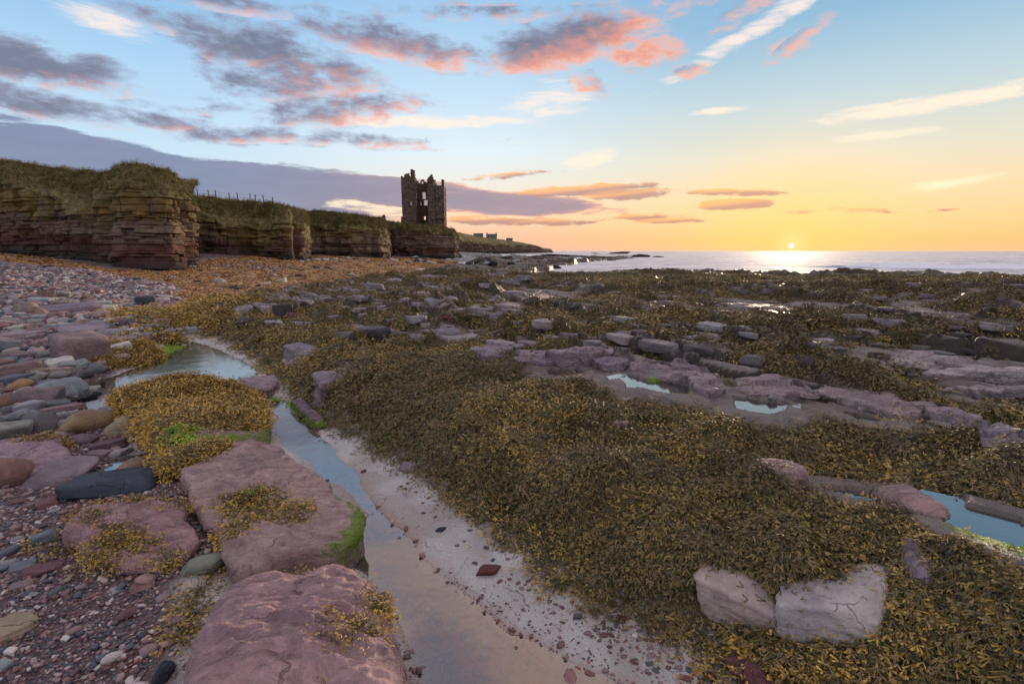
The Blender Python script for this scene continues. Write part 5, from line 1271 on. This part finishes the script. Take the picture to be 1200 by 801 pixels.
def patches():
    C = clump_on
    C('golden wrack thatch over the boulder by the upper pool', big['gold'], [(128,468),(150,452),(185,445),(225,442),(262,445),(290,456),(302,470),(306,490),(290,500),(262,502),(225,506),(205,520),(186,528),(170,508),(150,488)], .20, 900, .72, 1, .8)
    C('mop of golden wrack on the tilted pink ledge', big['ledge'], [(186,540),(196,528),(230,520),(262,519),(282,526),(272,540),(240,548),(205,556),(190,556)], .18, 1300, .62, 2, 1.2)
    C('dark ochre weed patch in the middle of the flat pink slab', big['flat'], [(255,586),(275,574),(305,572),(330,582),(366,602),(362,612),(325,606),(310,612),(292,624),(276,640),(266,628),(272,606)], .18, 900, .5, 3, .5)
    C('ochre weed fringe along the back of the round boulder', big['round'], [(88,600),(112,582),(150,577),(200,584),(208,594),(170,590),(128,590),(104,602)], .18, 1000, .45, 4, .4)
    C('ochre weed tuft on the face of the round boulder', big['round'], [(92,610),(110,602),(128,606),(124,616),(104,616)], .18, 900, .42, 5, .4)
    C('broad ochre weed bunch on the front of the round boulder', big['round'], [(96,656),(108,640),(128,628),(160,622),(186,634),(180,644),(205,648),(200,660),(160,650),(130,654),(112,664)], .15, 1100, .45, 6, .4)
    C('ochre weed at the left foot of the round boulder', None, [(45,645),(58,628),(80,640),(84,655),(60,658)], .06, 1100, .5, 7, .8)
    C('pair of ochre weed sprigs near the right shoulder of the pink boulder', big['pink'], [(414,700),(424,692),(448,700),(462,714),(450,718),(430,708)], .38, 2200, .42, 8, .8)
    C('ochre weed sprig on the middle of the pink boulder', big['pink'], [(400,722),(414,718),(432,728),(424,742),(408,736)], .38, 2400, .40, 9, .8)
    C('small ochre weed sprig left of the middle sprig on the pink boulder', big['pink'], [(368,732),(380,728),(398,740),(388,750),(372,742)], .38, 2400, .38, 10, .8)
    C('tiny weed tuft at the top edge of the pink boulder', big['pink'], [(342,662),(352,656),(362,664),(350,670)], .36, 1200, .36, 11, .5)
    C('single weed sprig near the bottom of the pink boulder', big['pink'], [(364,792),(376,784),(382,798),(370,804)], .38, 1200, .38, 12, .5)
    C('weed strip in the cleft left of the pink boulder', None, [(214,770),(206,745),(236,690),(250,668),(262,664),(240,712),(226,770)], .04, 1200, .5, 13, .6)
    C('weed tufts along the back of the purple ledge', big['left'], [(20,515),(60,506),(88,512),(84,522),(60,520),(30,522)], .13, 900, .42, 14, .4)
    C('ochre weed mound at the foot of the tilted cube block', None, [(100,420),(118,402),(130,406),(170,406),(190,416),(165,424),(140,428),(112,432)], .06, 420, .85, 15, 1.5)
    C('weed lapping the foot of the outcrop', None, [(835,722),(870,738),(900,742),(930,742),(980,752),(1030,752),(1030,765),(960,772),(880,760),(835,740)], .28, 700, .8, 17, 2.0)
    C('weed draped between the two halves of the outcrop', None, [(905,640),(930,636),(945,656),(936,690),(940,712),(928,716),(914,690),(900,660)], .5, 700, .8, 16, 1.5)
    for i, (poly, lb) in enumerate((([(120,372),(180,364),(260,368),(230,384),(200,388),(160,384)], 'brown weed beds between the stone field and the ledges'), ([(150,392),(190,392),(214,400),(190,404),(150,402)], 'thin brown weed above the lime algae'), ([(196,366),(262,362),(300,376),(262,392),(226,380)], 'brown weed where the carpet begins'))):
        C(lb, None, poly, .05, 110, 1.5, 30+i, 1.0)
patches()
def algae():
    AL = [tuft_mesh(970+i, 12, .045, .006, 110, 40, 'algae', False, 3) for i in range(4)]
    for i, (lb, sf, px, zt) in enumerate((
        ('lime green algae on the crown of the golden weed boulder', big['gold'], [(192,492),(206,483),(222,488),(220,498),(202,502)], .34),
        ('bright lime algae streak low on the golden weed boulder', big['gold'], [(228,508),(244,502),(272,503),(282,512),(262,517),(236,514)], .30),
        ('lime green algae sheet at the head of the upper pool', None, [(182,412),(196,404),(218,402),(224,408),(214,420),(198,428),(186,424)], .04),
        ('lime green algae bar in front of the upper pool', None, [(250,441),(262,436),(292,433),(302,438),(286,444),(262,448)], .04),
        ('lime algae on the sunken rock by the channel', None, [(342,470),(352,467),(366,474),(378,486),(372,492),(356,484)], .07),
        ('faint lime algae in the middle of the flat pink slab', big['flat'], [(280,578),(300,570),(318,572),(312,584),(292,588)], .18),
        ('lime algae at the foot of the weed beside the white sand', None, [(440,520),(452,515),(458,524),(446,532)], .03))):
        clump_on(lb, sf, px, zt, 900 if i != 5 else 250, 1.0 if i > 1 else 1.5, 60+i, .15 if i > 1 else 2.2, AL, 'algae_patch')
algae()

# ------------------------------------------------------------------ shingle, gravel and cast tangle
PEB = [rock_mesh('pebble', 700+i, 'round' if i % 2 else 'angular', 2, .6, 'pebble') for i in range(6)]
def pebbles():
    g = np.random.default_rng(8)
    pal = np.array([L(*c)[:3] for c in ((96,72,76),(140,98,96),(88,92,102),(166,142,136),(120,80,76),(186,174,168),(64,68,78),(134,112,112),(150,120,112))])
    def lay(name, mask, r0, r1, dens, size, label, red=0, fall=1.0, pw=(1, .8, .55)):
        i0, i1 = np.searchsorted(rr, r0), np.searchsorted(rr, r1); r = rr[i0:i1]; dR = np.gradient(rr)[i0:i1]
        n = g.poisson((r*dR*(aa[1]-aa[0]))[:, None]*dens*(np.minimum(1, r0*2/r)**fall)[:, None]*mask[i0:i1]*(np.abs(np.degrees(aa))[None] < 50))
        ii, jj = np.nonzero(n); c = n[ii, jj]; ii = np.repeat(ii, c)+i0; jj = np.repeat(jj, c); q = len(ii)
        x = X[ii, jj]+g.normal(0, 1, q)*.5*dR[ii-i0]; y = Y[ii, jj]+g.normal(0, 1, q)*.5*dR[ii-i0]
        s = size*np.exp(g.normal(0, .42, q)); rad = np.hypot(x, y); s = s*np.maximum(1, rad/(r0*2.2))**(fall*.45)
        z = ground_z(x, y)+s*.12
        rot = np.stack([g.uniform(-.3, .3, q), g.uniform(-.3, .3, q), g.uniform(0, 6.28, q)], 1)
        col = pal[g.integers(0, len(pal), q)]
        if red: col = np.where((g.random(q) < red)[:, None], pal[[0, 1, 4]][g.integers(0, 3, q)], col)
        print(name, q)
        scatter(name, np.stack([x, y, z], 1), rot, s[:, None]*np.array(pw)[None]*g.uniform(.8, 1.2, (q, 3)), g.integers(0, len(PEB), q), PEB, {'tintc': col*g.uniform(.75, 1.2, (q, 1))}, label)
    patchy = sst(fbm(X*1.6, Y*1.6, 3, 95), -.25, .25)
    lay('gravel', a_gravel*sst(V, 4, 3), 1.2, 9, 3000, .0135, 'mixed pink and grey gravel between the foreground boulders', fall=.9)
    lay('gravel', a_gravel*patchy, 1.2, 9, 150, .036, 'coarser pebbles in the gravel between the boulders', fall=.9)
    sandm = a_sand*sst(d_cw, .12, -.05)*inl
    lay('sand_pebbles', sandm*sst(U, -3.2, -.6)*patchy, 1.2, 6, 2600, .0085, 'sprinkled small red and grey pebbles on the white sand', red=.2, fall=.6)
    wetm = a_sand*sst(d_cw, -.06, .02)*sst(d_cw, .40, .10)*sst(U, -3.8, -1.6)*(.35+.65*patchy)
    lay('pool_pebbles', wetm, 1.2, 6, 900, .026, 'reddish pebbles lying under the pool edge', red=.85, fall=.5)
    lay('shingle', a_shing, 9, 48, 95, .10, 'grey and pink shingle bank below the cliffs', fall=.6)
    lay('shingle', a_gravel*sst(Y, 6, 9), 5, 20, 110, .085, 'cobbles filling the gaps of the stone field', fall=.7)
pebbles()
def tangle():
    g = np.random.default_rng(9)
    V5 = [tuft_mesh(900+i, 9, .30, .03, 90, 40, 'tangle', False, 3) for i in range(4)]
    i0, i1 = np.searchsorted(rr, 12), np.searchsorted(rr, 110); r = rr[i0:i1]; dR = np.gradient(rr)[i0:i1]
    n = g.poisson((r*dR*(aa[1]-aa[0]))[:, None]*26*(np.minimum(1, 16/r)**1.5)[:, None]*a_strand[i0:i1]*(np.abs(np.degrees(aa))[None] < 50))
    ii, jj = np.nonzero(n); c = n[ii, jj]; ii = np.repeat(ii, c)+i0; jj = np.repeat(jj, c); q = len(ii)
    x = X[ii, jj]+g.normal(0, 1, q)*.4*dR[ii-i0]; y = Y[ii, jj]+g.normal(0, 1, q)*.4*dR[ii-i0]
    z = ground_z(x, y); rad = np.hypot(x, y)
    rot = np.stack([g.uniform(-.25, .25, q), g.uniform(-.25, .25, q), g.uniform(0, 6.28, q)], 1)
    print('tangle', q)
    scatter('cast_kelp', np.stack([x, y, z], 1), rot, np.maximum(1, rad/20)**.6*g.uniform(.7, 1.3, q), g.integers(0, 4, q), V5, None, 'orange storm-cast kelp strewn along the strand line')
tangle()
def cliff_grass():
    g = np.random.default_rng(10)
    G = [tuft_mesh(950+i, 12, .38, .03, 120, 85, 'grass', False, 3) for i in range(4)]
    P = []; S_ = []
    for (VV_, nz, s), m, sc in zip(RIMS[:4], (9000, 5000, 4000, 2200), (.75, 1.0, 1.2, 1.2)):
        n = VV_.shape[0]; lo = int(nz*.72)
        i = g.integers(0, n, m); j = np.minimum(lo+(g.power(1.3, m)*(nz+1-lo)).astype(int), nz+1)
        P.append(VV_[i, j]+g.normal(0, .08, (m, 3))*[1, 1, .2]); S_.append(sc*g.uniform(.5, 1.15, m))
    P = np.concatenate(P); S_ = np.concatenate(S_); q = len(P)
    rot = np.stack([g.uniform(-.3, .3, q), g.uniform(-.3, .3, q), g.uniform(0, 6.28, q)], 1)
    scatter('cliff_grass', P, rot, S_, g.integers(0, 4, q), G, None, 'rough tussocky grass on the cliff tops and upper slopes')
cliff_grass()
